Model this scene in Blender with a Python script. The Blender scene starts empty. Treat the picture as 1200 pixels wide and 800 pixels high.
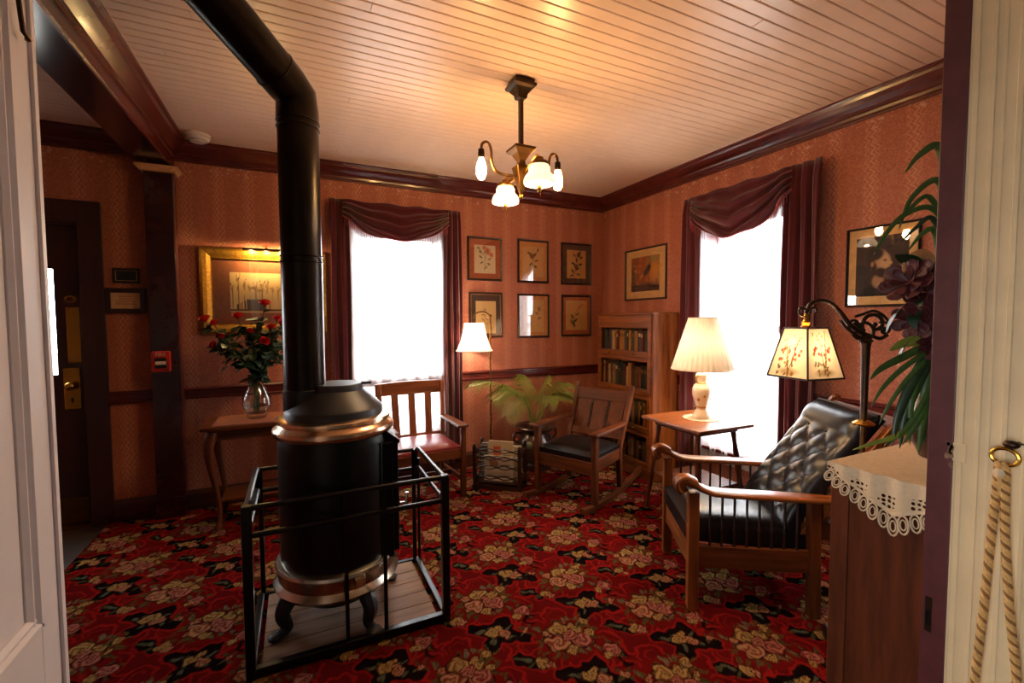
import bpy, bmesh, math, random
import numpy as np
from math import sin, cos, pi, radians, sqrt, atan2
from mathutils import Vector, Matrix

random.seed(7)
SC = bpy.context.scene
COL = SC.collection

# ------------------------------------------------------------------ camera
YAW, PITCH, ROLL = radians(25.63), radians(-2.767), radians(-0.259)
fw = Vector((sin(YAW)*cos(PITCH), cos(YAW)*cos(PITCH), sin(PITCH)))
rt = Vector((cos(YAW), -sin(YAW), 0)); up = rt.cross(fw)
r2 = rt*cos(ROLL)+up*sin(ROLL); u2 = up*cos(ROLL)-rt*sin(ROLL)
cam = bpy.data.cameras.new('camera'); cam.sensor_width = 36; cam.lens = 526.25/1200*36
cam.clip_start = 0.02; cam.clip_end = 200
camo = bpy.data.objects.new('camera', cam); COL.objects.link(camo)
camo.matrix_world = Matrix(((r2.x, u2.x, -fw.x, 0), (r2.y, u2.y, -fw.y, 0), (r2.z, u2.z, -fw.z, 1.4617), (0, 0, 0, 1)))
SC.camera = camo

# ------------------------------------------------------------------ sky and exposure
SC.view_settings.view_transform = 'Standard'; SC.view_settings.look = 'None'
SC.view_settings.gamma = 1; SC.view_settings.use_curve_mapping = False
SC.view_settings.exposure = 0.72
SC.cycles.max_bounces = 10; SC.cycles.transparent_max_bounces = 16
SC.cycles.sample_clamp_indirect = 6
SC.cycles.caustics_reflective = False; SC.cycles.caustics_refractive = False
W = bpy.data.worlds.new('overcast_sky'); SC.world = W; W.use_nodes = True
bg = W.node_tree.nodes['Background']
bg.inputs[0].default_value = (0.96, 0.97, 1.0, 1); bg.inputs[1].default_value = 14.0

LAMP = (1.0, 0.72, 0.46)     # incandescent colour
P_CHAND_SHADE, P_TABLE, P_BRIDGE, P_BACK, P_PICTURE, E_BULB = 9, 14, 11, 8, 12.0, 190

def portal(loc, rot, sx, sy):
    l = bpy.data.lights.new('window_portal', 'AREA'); l.shape = 'RECTANGLE'; l.size = sx; l.size_y = sy
    l.cycles.is_portal = True
    o = bpy.data.objects.new('window_portal', l); COL.objects.link(o); o.location = loc; o.rotation_euler = rot
portal((0.84, 4.33, 1.34), (-pi/2, 0, 0), 1.0, 2.0)
portal((3.30, 2.38, 1.34), (0, pi/2, 0), 2.0, 0.9)
portal((-3.08, -.75, 1.5), (0, -pi/2, 0), 1.5, 1.1)

WARM_WHITE = (1.0, 0.79, 0.57)
def bulb_light(parent, loc, power, size=0.03, colour=LAMP):
    l = bpy.data.lights.new('bulb_light', 'POINT'); l.energy = power; l.color = colour; l.shadow_soft_size = size
    o = bpy.data.objects.new('bulb_light', l); COL.objects.link(o); o.parent = parent; o.location = loc
    return o

# ------------------------------------------------------------------ helpers
def lin(r, g=None, b=None):
    if g is None: r, g, b = r
    f = lambda c: c/12.92 if c <= .04045 else ((c+.055)/1.055)**2.4
    return (f(r/255), f(g/255), f(b/255))

class MB:
    def __init__(s): s.v = []; s.f = []
    def add(s, vs, fs):
        o = len(s.v); s.v += [tuple(v) for v in vs]; s.f += [tuple(i+o for i in f) for f in fs]; return s
    def box(s, c, d, rz=0, M=None):
        x, y, z = d[0]/2, d[1]/2, d[2]/2; vs = []
        R = M or Matrix.Rotation(rz, 3, 'Z')
        for a in (-x, x):
            for b in (-y, y):
                for e in (-z, z): vs.append(Vector(c)+R @ Vector((a, b, e)))
        return s.add(vs, [(0,1,3,2),(4,6,7,5),(0,4,5,1),(2,3,7,6),(0,2,6,4),(1,5,7,3)])
    def ext(s, x0, x1, y0, y1, z0, z1):
        return s.box(((x0+x1)/2,(y0+y1)/2,(z0+z1)/2), (abs(x1-x0),abs(y1-y0),abs(z1-z0)))
    def beam(s, p, q, w, h, upv=(0,0,1), w2=None, h2=None):
        p, q = Vector(p), Vector(q); d = (q-p).normalized(); u = Vector(upv)
        if abs(d.dot(u)) > .98: u = Vector((0,1,0))
        sd = d.cross(u).normalized(); u = sd.cross(d).normalized(); vs = []
        for k, (c, a, b) in enumerate(((p,w,h),(q,w2 or w,h2 or h))):
            for i, j in ((-1,-1),(1,-1),(1,1),(-1,1)): vs.append(c+sd*a/2*i+u*b/2*j)
        return s.add(vs, [(3,2,1,0),(4,5,6,7),(0,1,5,4),(1,2,6,5),(2,3,7,6),(3,0,4,7)])
    def tube(s, pts, r, n=10, cap=True, flat=1.0):
        pts = [Vector(p) for p in pts]; m = len(pts); rs = r if isinstance(r, (list, tuple)) else [r]*m
        T = []
        for i in range(m):
            a, b = pts[max(i-1,0)], pts[min(i+1,m-1)]; T.append((b-a).normalized())
        u = Vector((0,0,1)) if abs(T[0].z) < .9 else Vector((1,0,0))
        u = (u-T[0]*u.dot(T[0])).normalized(); vs = []
        for i in range(m):
            u = (u-T[i]*u.dot(T[i])).normalized(); w = T[i].cross(u)
            for k in range(n):
                a = 2*pi*k/n; vs.append(pts[i]+(u*cos(a)*flat+w*sin(a))*rs[i])
        fs = [(i*n+k, i*n+(k+1)%n, (i+1)*n+(k+1)%n, (i+1)*n+k) for i in range(m-1) for k in range(n)]
        if cap: fs += [tuple(range(n-1,-1,-1)), tuple((m-1)*n+k for k in range(n))]
        return s.add(vs, fs)
    def lathe(s, prof, n=24, o=(0,0,0), cap=True, wob=None):
        vs = []; m = len(prof)
        for i, (r, z) in enumerate(prof):
            for k in range(n):
                a = 2*pi*k/n; q = r*(wob(a, i/(m-1)) if wob else 1)
                vs.append((o[0]+q*cos(a), o[1]+q*sin(a), o[2]+z))
        fs = [(i*n+k, i*n+(k+1)%n, (i+1)*n+(k+1)%n, (i+1)*n+k) for i in range(m-1) for k in range(n)]
        if cap: fs += [tuple(range(n-1,-1,-1)), tuple((m-1)*n+k for k in range(n))]
        return s.add(vs, fs)
    def grid(s, fn, nu, nv):
        vs = [fn(i/(nu-1), j/(nv-1)) for j in range(nv) for i in range(nu)]
        return s.add(vs, [(j*nu+i, j*nu+i+1, (j+1)*nu+i+1, (j+1)*nu+i) for j in range(nv-1) for i in range(nu-1)])
    def sweep(s, prof, p, q, out, upv=(0,0,1)):
        p, q, out, upv = Vector(p), Vector(q), Vector(out), Vector(upv); n = len(prof)
        vs = [c+out*a+upv*b for c in (p, q) for a, b in prof]
        fs = [(k, (k+1)%n, n+(k+1)%n, n+k) for k in range(n)]+[tuple(range(n-1,-1,-1)), tuple(range(n,2*n))]
        return s.add(vs, fs)
    def prism(s, poly, t, f):
        n = len(poly); vs = [f(a, b, c) for c in (0, t) for a, b in poly]
        return s.add(vs, [(k,(k+1)%n,n+(k+1)%n,n+k) for k in range(n)]+[tuple(range(n-1,-1,-1)), tuple(range(n,2*n))])
    def ball(s, c, r, n=10, m=7):
        r = r if isinstance(r, (tuple, list)) else (r,r,r); vs = [(c[0],c[1],c[2]-r[2])]
        for j in range(1, m):
            b = -pi/2+pi*j/m
            for k in range(n):
                a = 2*pi*k/n; vs.append((c[0]+r[0]*cos(b)*cos(a), c[1]+r[1]*cos(b)*sin(a), c[2]+r[2]*sin(b)))
        vs.append((c[0],c[1],c[2]+r[2])); L = len(vs)-1
        fs = [(0, 1+(k+1)%n, 1+k) for k in range(n)]
        fs += [(1+j*n+k, 1+j*n+(k+1)%n, 1+(j+1)*n+(k+1)%n, 1+(j+1)*n+k) for j in range(m-2) for k in range(n)]
        fs += [(L, L-n+k, L-n+(k+1)%n) for k in range(n)]
        return s.add(vs, fs)
    def mesh(s, name):
        me = bpy.data.meshes.new(name); me.from_pydata(s.v, [], s.f)
        bm = bmesh.new(); bm.from_mesh(me); bmesh.ops.recalc_face_normals(bm, faces=bm.faces); bm.to_mesh(me); bm.free()
        return me
    def obj(s, name, mat, parent=None, smooth=False, bevel=0, solid=0, sub=0):
        me = s.mesh(name)
        if smooth:
            me.polygons.foreach_set('use_smooth', [True]*len(me.polygons)); me.set_sharp_from_angle(angle=radians(42))
        return link(name, me, mat, parent, bevel, solid, sub)

def link(name, me, mat, parent=None, bevel=0, solid=0, sub=0):
    if mat and not me.materials: me.materials.append(M[mat] if isinstance(mat, str) else mat)
    o = bpy.data.objects.new(name, me); COL.objects.link(o)
    if parent: o.parent = parent
    if bevel:
        b = o.modifiers.new('bevel', 'BEVEL'); b.width = bevel; b.segments = 2; b.limit_method = 'ANGLE'; b.angle_limit = radians(40)
    if solid:
        b = o.modifiers.new('solid', 'SOLIDIFY'); b.thickness = solid; b.offset = 0
    if sub:
        b = o.modifiers.new('sub', 'SUBSURF'); b.levels = sub; b.render_levels = sub
    return o
def thing(name, label, cat, loc=(0,0,0), rz=0, group=None):
    o = bpy.data.objects.new(name, None); COL.objects.link(o); o.empty_display_size = .1
    o.location = loc; o.rotation_euler = (0,0,rz); return tag(o, label, cat, group)
def tag(o, label, cat, group=None):
    o['label'] = label; o['category'] = cat
    if group: o['group'] = group
    return o
def struct(o, label=None):
    o['kind'] = 'structure'
    if label: o['label'] = label
    return o
def sempty(name, label=None, loc=(0,0,0), rz=0):
    o = bpy.data.objects.new(name, None); COL.objects.link(o); o.location = loc; o.rotation_euler = (0,0,rz)
    return struct(o, label)
def chain(pts, n=6):
    """Catmull-Rom through the points"""
    P = [Vector(p) for p in pts]; P = [P[0]*2-P[1]]+P+[P[-1]*2-P[-2]]; out = []
    for i in range(1, len(P)-2):
        a, b, c, d = P[i-1:i+3]
        for k in range(n):
            t = k/n; out.append(.5*((2*b)+(c-a)*t+(2*a-5*b+4*c-d)*t*t+(3*b-a-3*c+d)*t**3))
    return out+[P[-2]]

# ------------------------------------------------------------------ painter for flat print and woven pattern
class Canvas:
    def __init__(s, nx, ny, w, h, col, x0=None, y0=None):
        s.nx, s.ny, s.w, s.h = nx, ny, w, h
        x0 = -w/2 if x0 is None else x0; y0 = -h/2 if y0 is None else y0
        s.X, s.Y = np.meshgrid(np.linspace(x0, x0+w, nx), np.linspace(y0, y0+h, ny))
        s.C = np.zeros((ny, nx, 3)); s.C[:] = lin(col)
    def put(s, m, col):
        m = np.clip(m, 0, 1)[..., None]; c = np.array(lin(col)) if not isinstance(col, np.ndarray) else col
        s.C = s.C*(1-m)+c*m
    def ell(s, cx, cy, rx, ry, col, a=0, soft=.15, al=1):
        x, y = s.X-cx, s.Y-cy; c, q = cos(a), sin(a)
        d = np.sqrt(((x*c+y*q)/rx)**2+((-x*q+y*c)/ry)**2); s.put((1-d)/soft*al if al == 1 else np.clip((1-d)/soft,0,1)*al, col)
    def rect(s, x0, x1, y0, y1, col, al=1):
        s.put(((s.X >= x0)&(s.X <= x1)&(s.Y >= y0)&(s.Y <= y1))*al, col)
    def line(s, x0, y0, x1, y1, w, col):
        dx, dy = x1-x0, y1-y0; L = dx*dx+dy*dy+1e-12
        t = np.clip(((s.X-x0)*dx+(s.Y-y0)*dy)/L, 0, 1); d = np.hypot(s.X-x0-t*dx, s.Y-y0-t*dy); s.put((w-d)/(w*.5), col)
    def mesh(s, name, place):
        """place(X, Y) -> three arrays of vertex coordinates"""
        n = s.nx*s.ny; px, py, pz = place(s.X.ravel(), s.Y.ravel())
        co = np.stack([px, py, pz], 1).astype(np.float32)
        idx = np.arange(n).reshape(s.ny, s.nx)
        q = np.stack([idx[:-1,:-1], idx[:-1,1:], idx[1:,1:], idx[1:,:-1]], -1).reshape(-1, 4).astype(np.int32)
        me = bpy.data.meshes.new(name); me.vertices.add(n); me.vertices.foreach_set('co', co.ravel())
        me.loops.add(q.size); me.loops.foreach_set('vertex_index', q.ravel())
        me.polygons.add(len(q)); me.polygons.foreach_set('loop_start', np.arange(0, q.size, 4, dtype=np.int32))
        me.update(calc_edges=True); me.validate()
        at = me.color_attributes.new('pattern', 'FLOAT_COLOR', 'POINT')
        at.data.foreach_set('color', np.concatenate([s.C.reshape(-1,3), np.ones((n,1))], 1).astype(np.float32).ravel())
        return me
def upright(X, Y): return X, np.zeros_like(X), Y

# ------------------------------------------------------------------ materials
M = {}
def nt(name):
    m = bpy.data.materials.new(name); m.use_nodes = True; M[name] = m
    return m, m.node_tree, m.node_tree.nodes['Principled BSDF']
def N(t, kind, **kw):
    n = t.nodes.new('ShaderNode'+kind)
    for k, v in kw.items(): setattr(n, k, v)
    return n
def math_(t, op, a, b=None, c=None):
    n = N(t, 'Math', operation=op)
    for i, v in enumerate((a, b, c)):
        if v is None: continue
        if isinstance(v, (int, float)): n.inputs[i].default_value = v
        else: t.links.new(v, n.inputs[i])
    return n.outputs[0]
def coords(t, scale=(1,1,1), rot=(0,0,0)):
    c = N(t, 'TexCoord'); m = N(t, 'Mapping'); m.inputs['Scale'].default_value = scale; m.inputs['Rotation'].default_value = rot
    t.links.new(c.outputs['Object'], m.inputs['Vector']); return m.outputs[0]
def noise(t, vec, scale, detail=3, rough=.55):
    n = N(t, 'TexNoise'); n.inputs['Scale'].default_value = scale; n.inputs['Detail'].default_value = detail
    n.inputs['Roughness'].default_value = rough; t.links.new(vec, n.inputs['Vector']); return n.outputs['Fac']
def ramp(t, fac, stops):
    r = N(t, 'ValToRGB'); e = r.color_ramp.elements
    while len(e) < len(stops): e.new(.5)
    for el, (p, c) in zip(e, stops): el.position = p; el.color = (*c, 1)
    t.links.new(fac, r.inputs[0]); return r.outputs[0]
def mixc(t, fac, a, b):
    n = N(t, 'Mix', data_type='RGBA')
    for i, v in ((0, fac), (6, a), (7, b)):
        if isinstance(v, tuple): n.inputs[i].default_value = (*v, 1)
        elif isinstance(v, (int, float)): n.inputs[i].default_value = v
        else: t.links.new(v, n.inputs[i])
    return n.outputs[2]
def bump(t, p, h, strength=.2, dist=.004):
    b = N(t, 'Bump'); b.inputs['Strength'].default_value = strength; b.inputs['Distance'].default_value = dist
    t.links.new(h, b.inputs['Height']); t.links.new(b.outputs[0], p.inputs['Normal'])

def plain(name, col, rough=.5, metal=0, var=.12, scale=30, bmp=.08, coat=0, sheen=0, spec=.5):
    m, t, p = nt(name); c = lin(col); v = coords(t); f = noise(t, v, scale)
    t.links.new(ramp(t, f, [(.3, tuple(x*(1-var) for x in c)), (.7, tuple(min(1, x*(1+var)) for x in c))]), p.inputs['Base Color'])
    p.inputs['Roughness'].default_value = rough; p.inputs['Metallic'].default_value = metal
    p.inputs['Coat Weight'].default_value = coat; p.inputs['Coat Roughness'].default_value = .12
    p.inputs['Sheen Weight'].default_value = sheen; p.inputs['Specular IOR Level'].default_value = spec
    if bmp: bump(t, p, noise(t, v, scale*3), bmp, .002)
    return m
def wood(name, dark, light, axis='z', rough=.38, scale=1.0, coat=.15, spec=.5):
    m, t, p = nt(name); s = {'x': (1.2,14,14), 'y': (14,1.2,14), 'z': (14,14,1.2)}[axis]
    v = coords(t, tuple(k*scale for k in s)); f = noise(t, v, 2.2, 6, .62); g = noise(t, coords(t, tuple(k*5*scale for k in s)), 4, 3)
    a, b = lin(dark), lin(light)
    base = ramp(t, f, [(.28, a), (.5, tuple((x+y)/2 for x, y in zip(a,b))), (.74, b)])
    t.links.new(mixc(t, math_(t, 'MULTIPLY', g, .35), base, tuple(x*.55 for x in a)), p.inputs['Base Color'])
    p.inputs['Roughness'].default_value = rough; p.inputs['Coat Weight'].default_value = coat; p.inputs['Coat Roughness'].default_value = .15
    p.inputs['Specular IOR Level'].default_value = spec
    bump(t, p, g, .08, .002); return m

def wallpaper(name, axis):
    m, t, p = nt(name); c = N(t, 'TexCoord'); sp = N(t, 'SeparateXYZ'); t.links.new(c.outputs['Object'], sp.inputs[0])
    u, z = sp.outputs[axis], sp.outputs['Z']
    zz = math_(t, 'MULTIPLY', math_(t, 'PINGPONG', z, .024), 1.0)
    def lines(off, w):
        s = math_(t, 'DIVIDE', math_(t, 'ADD', math_(t, 'ADD', u, zz), off), .205)
        d = math_(t, 'ABSOLUTE', math_(t, 'SUBTRACT', math_(t, 'FRACT', math_(t, 'ADD', s, 40.0)), .5))
        return math_(t, 'LESS_THAN', d, w)
    l1 = lines(0, .026); l2 = lines(.024, .013); l3 = lines(-.030, .016)
    ln = math_(t, 'MAXIMUM', math_(t, 'MAXIMUM', l1, l2), l3)
    band = math_(t, 'LESS_THAN', math_(t, 'ABSOLUTE', math_(t, 'SUBTRACT', math_(t, 'FRACT', math_(t, 'ADD', math_(t, 'DIVIDE', u, .205), 40.0)), .5)), .19)
    v = coords(t); fine = noise(t, v, 125, 2, .5); big = noise(t, v, 1.7, 3)
    A, B_, C_ = lin(172, 102, 78), lin(182, 112, 86), lin(214, 150, 114)
    base = mixc(t, math_(t, 'MULTIPLY', band, .25), A, B_)
    base = mixc(t, math_(t, 'MULTIPLY', math_(t, 'GREATER_THAN', fine, .55), .28), base, C_)
    base = mixc(t, math_(t, 'MULTIPLY', math_(t, 'LESS_THAN', fine, .43), .28), base, lin(120, 58, 52))
    base = mixc(t, math_(t, 'MULTIPLY', ln, .5), base, lin(222, 164, 128))
    # pale printed border just below the cornice
    bn = noise(t, coords(t, (1,1,1.6)), 26, 2, .5)
    edge = math_(t, 'MULTIPLY', math_(t, 'GREATER_THAN', z, 2.585), math_(t, 'GREATER_THAN', bn, .63))
    base = mixc(t, math_(t, 'MULTIPLY', edge, .42), base, lin(228, 200, 178))
    base = mixc(t, math_(t, 'MULTIPLY', big, .22), base, lin(132, 70, 62))
    t.links.new(base, p.inputs['Base Color']); p.inputs['Roughness'].default_value = .62
    p.inputs['Specular IOR Level'].default_value = .3; bump(t, p, fine, .12, .001); return m

def glass(name, tint=(1,1,1), refl=1.0, rough=0.0, ior=1.5):
    m = bpy.data.materials.new(name); m.use_nodes = True; M[name] = m; t = m.node_tree; t.nodes.clear()
    o = N(t, 'OutputMaterial'); tr = N(t, 'BsdfTransparent'); tr.inputs[0].default_value = (*tint, 1)
    gl = N(t, 'BsdfGlossy'); gl.inputs['Roughness'].default_value = rough; lw = N(t, 'LayerWeight'); lw.inputs[0].default_value = .5
    fac = math_(t, 'MULTIPLY_ADD', math_(t, 'POWER', lw.outputs['Facing'], 4.0), .9, .045)
    mx = N(t, 'MixShader'); t.links.new(math_(t, 'MINIMUM', math_(t, 'MULTIPLY', fac, refl), 1.0), mx.inputs[0])
    t.links.new(tr.outputs[0], mx.inputs[1]); t.links.new(gl.outputs[0], mx.inputs[2]); t.links.new(mx.outputs[0], o.inputs[0]); return m
def cloth_thin(name, col, trans, clear, pleat=0, attr=None, spec=True):
    """woven cloth or paper that lets light through: diffuse + translucent, with a share of open weave"""
    m = bpy.data.materials.new(name); m.use_nodes = True; M[name] = m; t = m.node_tree; t.nodes.clear()
    o = N(t, 'OutputMaterial'); d = N(t, 'BsdfDiffuse'); tl = N(t, 'BsdfTranslucent')
    if attr:
        a = N(t, 'Attribute'); a.attribute_name = attr; col_out = a.outputs['Color']
    else:
        c = lin(col); col_out = ramp(t, noise(t, coords(t, (1,1,.2)), 40, 2), [(.3, tuple(x*.94 for x in c)), (.7, tuple(min(1,x*1.04) for x in c))])
    t.links.new(col_out, d.inputs[0]); t.links.new(col_out, tl.inputs[0])
    m1 = N(t, 'MixShader'); m1.inputs[0].default_value = trans; t.links.new(d.outputs[0], m1.inputs[1]); t.links.new(tl.outputs[0], m1.inputs[2])
    out = m1.outputs[0]
    if clear:
        tp = N(t, 'BsdfTransparent'); m2 = N(t, 'MixShader'); m2.inputs[0].default_value = clear
        t.links.new(out, m2.inputs[1]); t.links.new(tp.outputs[0], m2.inputs[2]); out = m2.outputs[0]
    t.links.new(out, o.inputs[0]); return m
def glow(name, col, strength):
    m, t, p = nt(name); p.inputs['Base Color'].default_value = (*lin(col), 1)
    p.inputs['Emission Color'].default_value = (*lin(col), 1); p.inputs['Emission Strength'].default_value = strength; return m
def printed(name, rough=.7, pile=False):
    m, t, p = nt(name); a = N(t, 'Attribute'); a.attribute_name = 'pattern'
    if pile:
        v = coords(t); f = noise(t, v, 260, 2, .6); g = noise(t, v, 9, 3)
        c = mixc(t, math_(t, 'MULTIPLY', f, .70), a.outputs['Color'], (0.010, 0.004, 0.004))
        c = mixc(t, math_(t, 'MULTIPLY', g, .15), c, (0.02, 0.01, 0.008))
        c = mixc(t, .44, c, (0.004, 0.0015, 0.0015))
        t.links.new(c, p.inputs['Base Color']); bump(t, p, f, .5, .004); p.inputs['Specular IOR Level'].default_value = 0
    else: t.links.new(a.outputs['Color'], p.inputs['Base Color'])
    p.inputs['Roughness'].default_value = rough; return m

wallpaper('wallpaper_back', 'X'); wallpaper('wallpaper_right', 'Y')
plain('trim_paint', (88, 32, 29), .26, var=.18, scale=8, bmp=.05, coat=.25)
plain('jamb_paint', (84, 40, 40), .4, var=.2, scale=20, bmp=.1)
plain('trim_dark', (52, 22, 22), .16, var=.2, scale=8, bmp=.02, coat=.3)
plain('ceiling_paint', (240, 208, 184), .30, var=.05, scale=6, bmp=.04)
plain('ceiling_gap', (170, 130, 106), .8)
plain('white_paint', (222, 218, 222), .42, var=.03, scale=10, bmp=.05)
plain('cream_paint', (220, 196, 152), .42, var=.06, scale=9, bmp=.08)
plain('cap_paint', (214, 170, 122), .5, var=.06)
plain('hall_paint', (120, 112, 106), .7)
plain('subfloor', (50, 34, 26), .5, var=.3, scale=12)
plain('ground_mat', (120, 118, 112), .9)
wood('oak_x', (88, 42, 14), (162, 90, 36), 'x'); wood('oak_y', (88, 42, 14), (162, 90, 36), 'y'); wood('oak_z', (88, 42, 14), (162, 90, 36), 'z')
wood('walnut_x', (58, 26, 11), (114, 58, 24), 'x', .40, coat=0, spec=.22); wood('walnut_y', (58, 26, 11), (114, 58, 24), 'y', .40, coat=0, spec=.22); wood('walnut_z', (58, 26, 11), (114, 58, 24), 'z', .40, coat=0, spec=.22)
wood('cabinet_wood', (66, 30, 15), (112, 56, 28), 'z', .5, coat=0, spec=.2)
wood('dark_wood', (28, 14, 10), (58, 30, 18), 'x', .35)
wood('door_wood', (44, 20, 17), (66, 30, 26), 'z', .35)
wood('baseboard_wood', (58, 28, 18), (92, 46, 28), 'x', .4)
wood('hearth_wood', (104, 76, 56), (158, 122, 92), 'x', .7, coat=0)
plain('stove_black', (6, 6, 8), .36, var=.25, scale=14, bmp=.05, spec=.3)
plain('stove_grey', (30, 34, 40), .42, var=.2, scale=14, bmp=.06)
plain('pipe_black', (40, 35, 32), .30, metal=.9, var=.2, scale=9, bmp=.03, spec=.8)
plain('iron_black', (8, 8, 9), .30, var=.2, bmp=.05, spec=.35)
plain('nickel', (205, 196, 180), .24, metal=1, var=.05, bmp=.03)
plain('copper', (224, 192, 158), .24, metal=1, var=.08, bmp=.03)
plain('brass', (196, 148, 62), .26, metal=1, var=.12, scale=20, bmp=.04)
plain('old_brass', (104, 72, 34), .36, metal=.9, var=.2, scale=30)
plain('bronze', (58, 42, 30), .38, metal=.8, var=.25, scale=30)
plain('gilt', (176, 128, 48), .36, metal=.75, var=.3, scale=60, bmp=.4)
plain('velvet', (76, 20, 30), .85, var=.14, scale=5, bmp=.1, sheen=.35, spec=.15)
plain('fringe_thread', (132, 40, 52), .8, sheen=.3)
plain('leather_black', (13, 13, 15), .31, var=.2, scale=40, bmp=.10, spec=.42)
plain('leather_red', (120, 40, 34), .36, var=.15, scale=40, bmp=.12)
plain('lace', (206, 182, 148), .85, var=.08, scale=80, bmp=.3)
plain('porcelain', (236, 218, 190), .22, var=.06, scale=20, coat=.4, bmp=0)
plain('porcelain_gold', (190, 140, 60), .3, metal=.6)
plain('porcelain_rose', (186, 96, 70), .4)
plain('plastic_white', (226, 216, 208), .45, var=.03)
plain('alarm_red', (196, 44, 34), .35, var=.05)
plain('alarm_dark', (26, 22, 24), .4)
plain('letter_white', (236, 226, 214), .5)
plain('frame_dark', (44, 22, 16), .35, var=.25, coat=.2)
plain('frame_black', (20, 16, 15), .35)
plain('frame_gold_line', (150, 104, 50), .4, metal=.5)
plain('mat_rust', (176, 92, 58), .85); plain('mat_ochre', (206, 140, 80), .85); plain('mat_brown', (70, 48, 40), .85)
plain('mat_cream', (222, 176, 116), .85); plain('mat_tan', (146, 84, 52), .8)
plain('sign_blue', (22, 34, 40), .3); plain('sign_cream', (206, 166, 120), .7); plain('sign_ink', (120, 84, 56), .8)
plain('rope_twist_shade', (140, 96, 48), .8, var=.2, scale=60, bmp=.3)  # darker colour for one strand, painting in the shade of the rope's twist
plain('rope_tan', (212, 166, 100), .8, var=.2, scale=60, bmp=.3)
plain('leaf_green', (54, 84, 34), .42, var=.3, scale=18, bmp=.05); plain('leaf_dark', (26, 52, 30), .4, var=.35, scale=18)
plain('leaf_sage', (72, 92, 76), .55, var=.2, scale=18); plain('leaf_palm', (122, 134, 52), .5, var=.3, scale=14)
plain('leaf_dry', (170, 120, 70), .7); plain('stem_green', (62, 72, 38), .6)
plain('rose_red', (178, 14, 12), .6, var=.2, scale=30, spec=.2)
plain('bloom_maroon', (74, 26, 30), .55, var=.3, scale=20)
plain('pot_glaze', (64, 38, 28), .28, var=.4, scale=8, coat=.4); plain('pot_orange', (196, 104, 50), .35); plain('pot_olive', (84, 84, 46), .4)
plain('paper_page', (214, 196, 160), .8)
printed('carpet_wool', .95, True); printed('print_ink', .75)
glass('picture_glass', refl=1.6); glass('pane_glass', (.97,.98,.98), refl=.8); glass('vase_glass', (.93,.94,.93), refl=1.6); glass('case_glass', (.9,.88,.85), refl=.9)
cloth_thin('sheer', (250, 250, 252), .62, .42)
cloth_thin('shade_cream', (250, 234, 210), .060, 0)
cloth_thin('shade_white', (252, 240, 222), .45, 0)
cloth_thin('shade_print', (240, 200, 140), .048, 0, attr='pattern')
cloth_thin('milk_glass', (255, 252, 246), .72, 0)
glow('bulb_lit', (255, 196, 120), E_BULB)

# ================================================================== THE ROOM
B, RW, H, LW, FY0, FY1 = 4.158, 3.123, 2.79, -2.9, 0.30, 0.54
def wall_cells(mb, us, zs, holes, put):
    for i in range(len(us)-1):
        for j in range(len(zs)-1):
            cu, cz = (us[i]+us[i+1])/2, (zs[j]+zs[j+1])/2
            if not any(a < cu < b and c < cz < d for a, b, c, d in holes): put(us[i], us[i+1], zs[j], zs[j+1])
W1 = (0.42, 1.27, 0.42, 2.28)      # back window: x0 x1 z0 z1
W2 = (2.02, 2.76, 0.42, 2.28)      # right window: y0 y1 z0 z1
D2 = (-2.29, -1.35, 0.0, 2.15)     # entry door
mb = MB(); wall_cells(mb, [LW-.15, D2[0], D2[1], W1[0], W1[1], RW+.15], [0, W1[2], D2[3], W1[3], H+.1], [W1, D2],
                      lambda a, b, c, d: mb.ext(a, b, B, B+.15, c, d))
struct(mb.obj('wall_back', 'wallpaper_back'), 'salmon wallpapered wall with zigzag stripes facing the doorway')
HW = (-1.0, -0.6, 0.9, 2.1); HL = (-1.2, -.25, .8, 2.2)        # hall window behind the camera
mb = MB(); wall_cells(mb, [-2.4, HW[0], HW[1], W2[0], W2[1], B], [0, W2[2], HW[2], HW[3], W2[3], H+.1], [W2],
                      lambda a, b, c, d: mb.ext(RW, RW+.15, a, b, c, d))
struct(mb.obj('wall_right', 'wallpaper_right'), 'salmon wallpapered wall with the draped window on the right')
mb = MB(); wall_cells(mb, [-2.4, HL[0], HL[1], B], [0, HL[2], HL[3], H+.1], [HL], lambda a, b, c, d: mb.ext(LW-.15, LW, a, b, c, d))
struct(mb.obj('wall_left', 'wallpaper_right'))
mb = MB().ext(LW, -.56, FY0, FY1, 0, H+.1).ext(1.405, RW, FY0, FY1, 0, H+.1).ext(-.56, 1.405, FY0, FY1, 2.45, H+.1)
struct(mb.obj('wall_front', 'hall_paint'))
struct(MB().ext(LW-.15, RW+.15, -2.55, -2.4, 0, H+.1).obj('wall_hall', 'hall_paint'))
struct(MB().ext(LW-.15, RW+.15, -2.55, B+.15, -.12, 0).obj('floor', 'subfloor'), 'dark bare floor beyond the edge of the carpet')
struct(MB().ext(-40, 40, -40, 40, -.7, -.6).obj('ground', 'ground_mat'))

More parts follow.
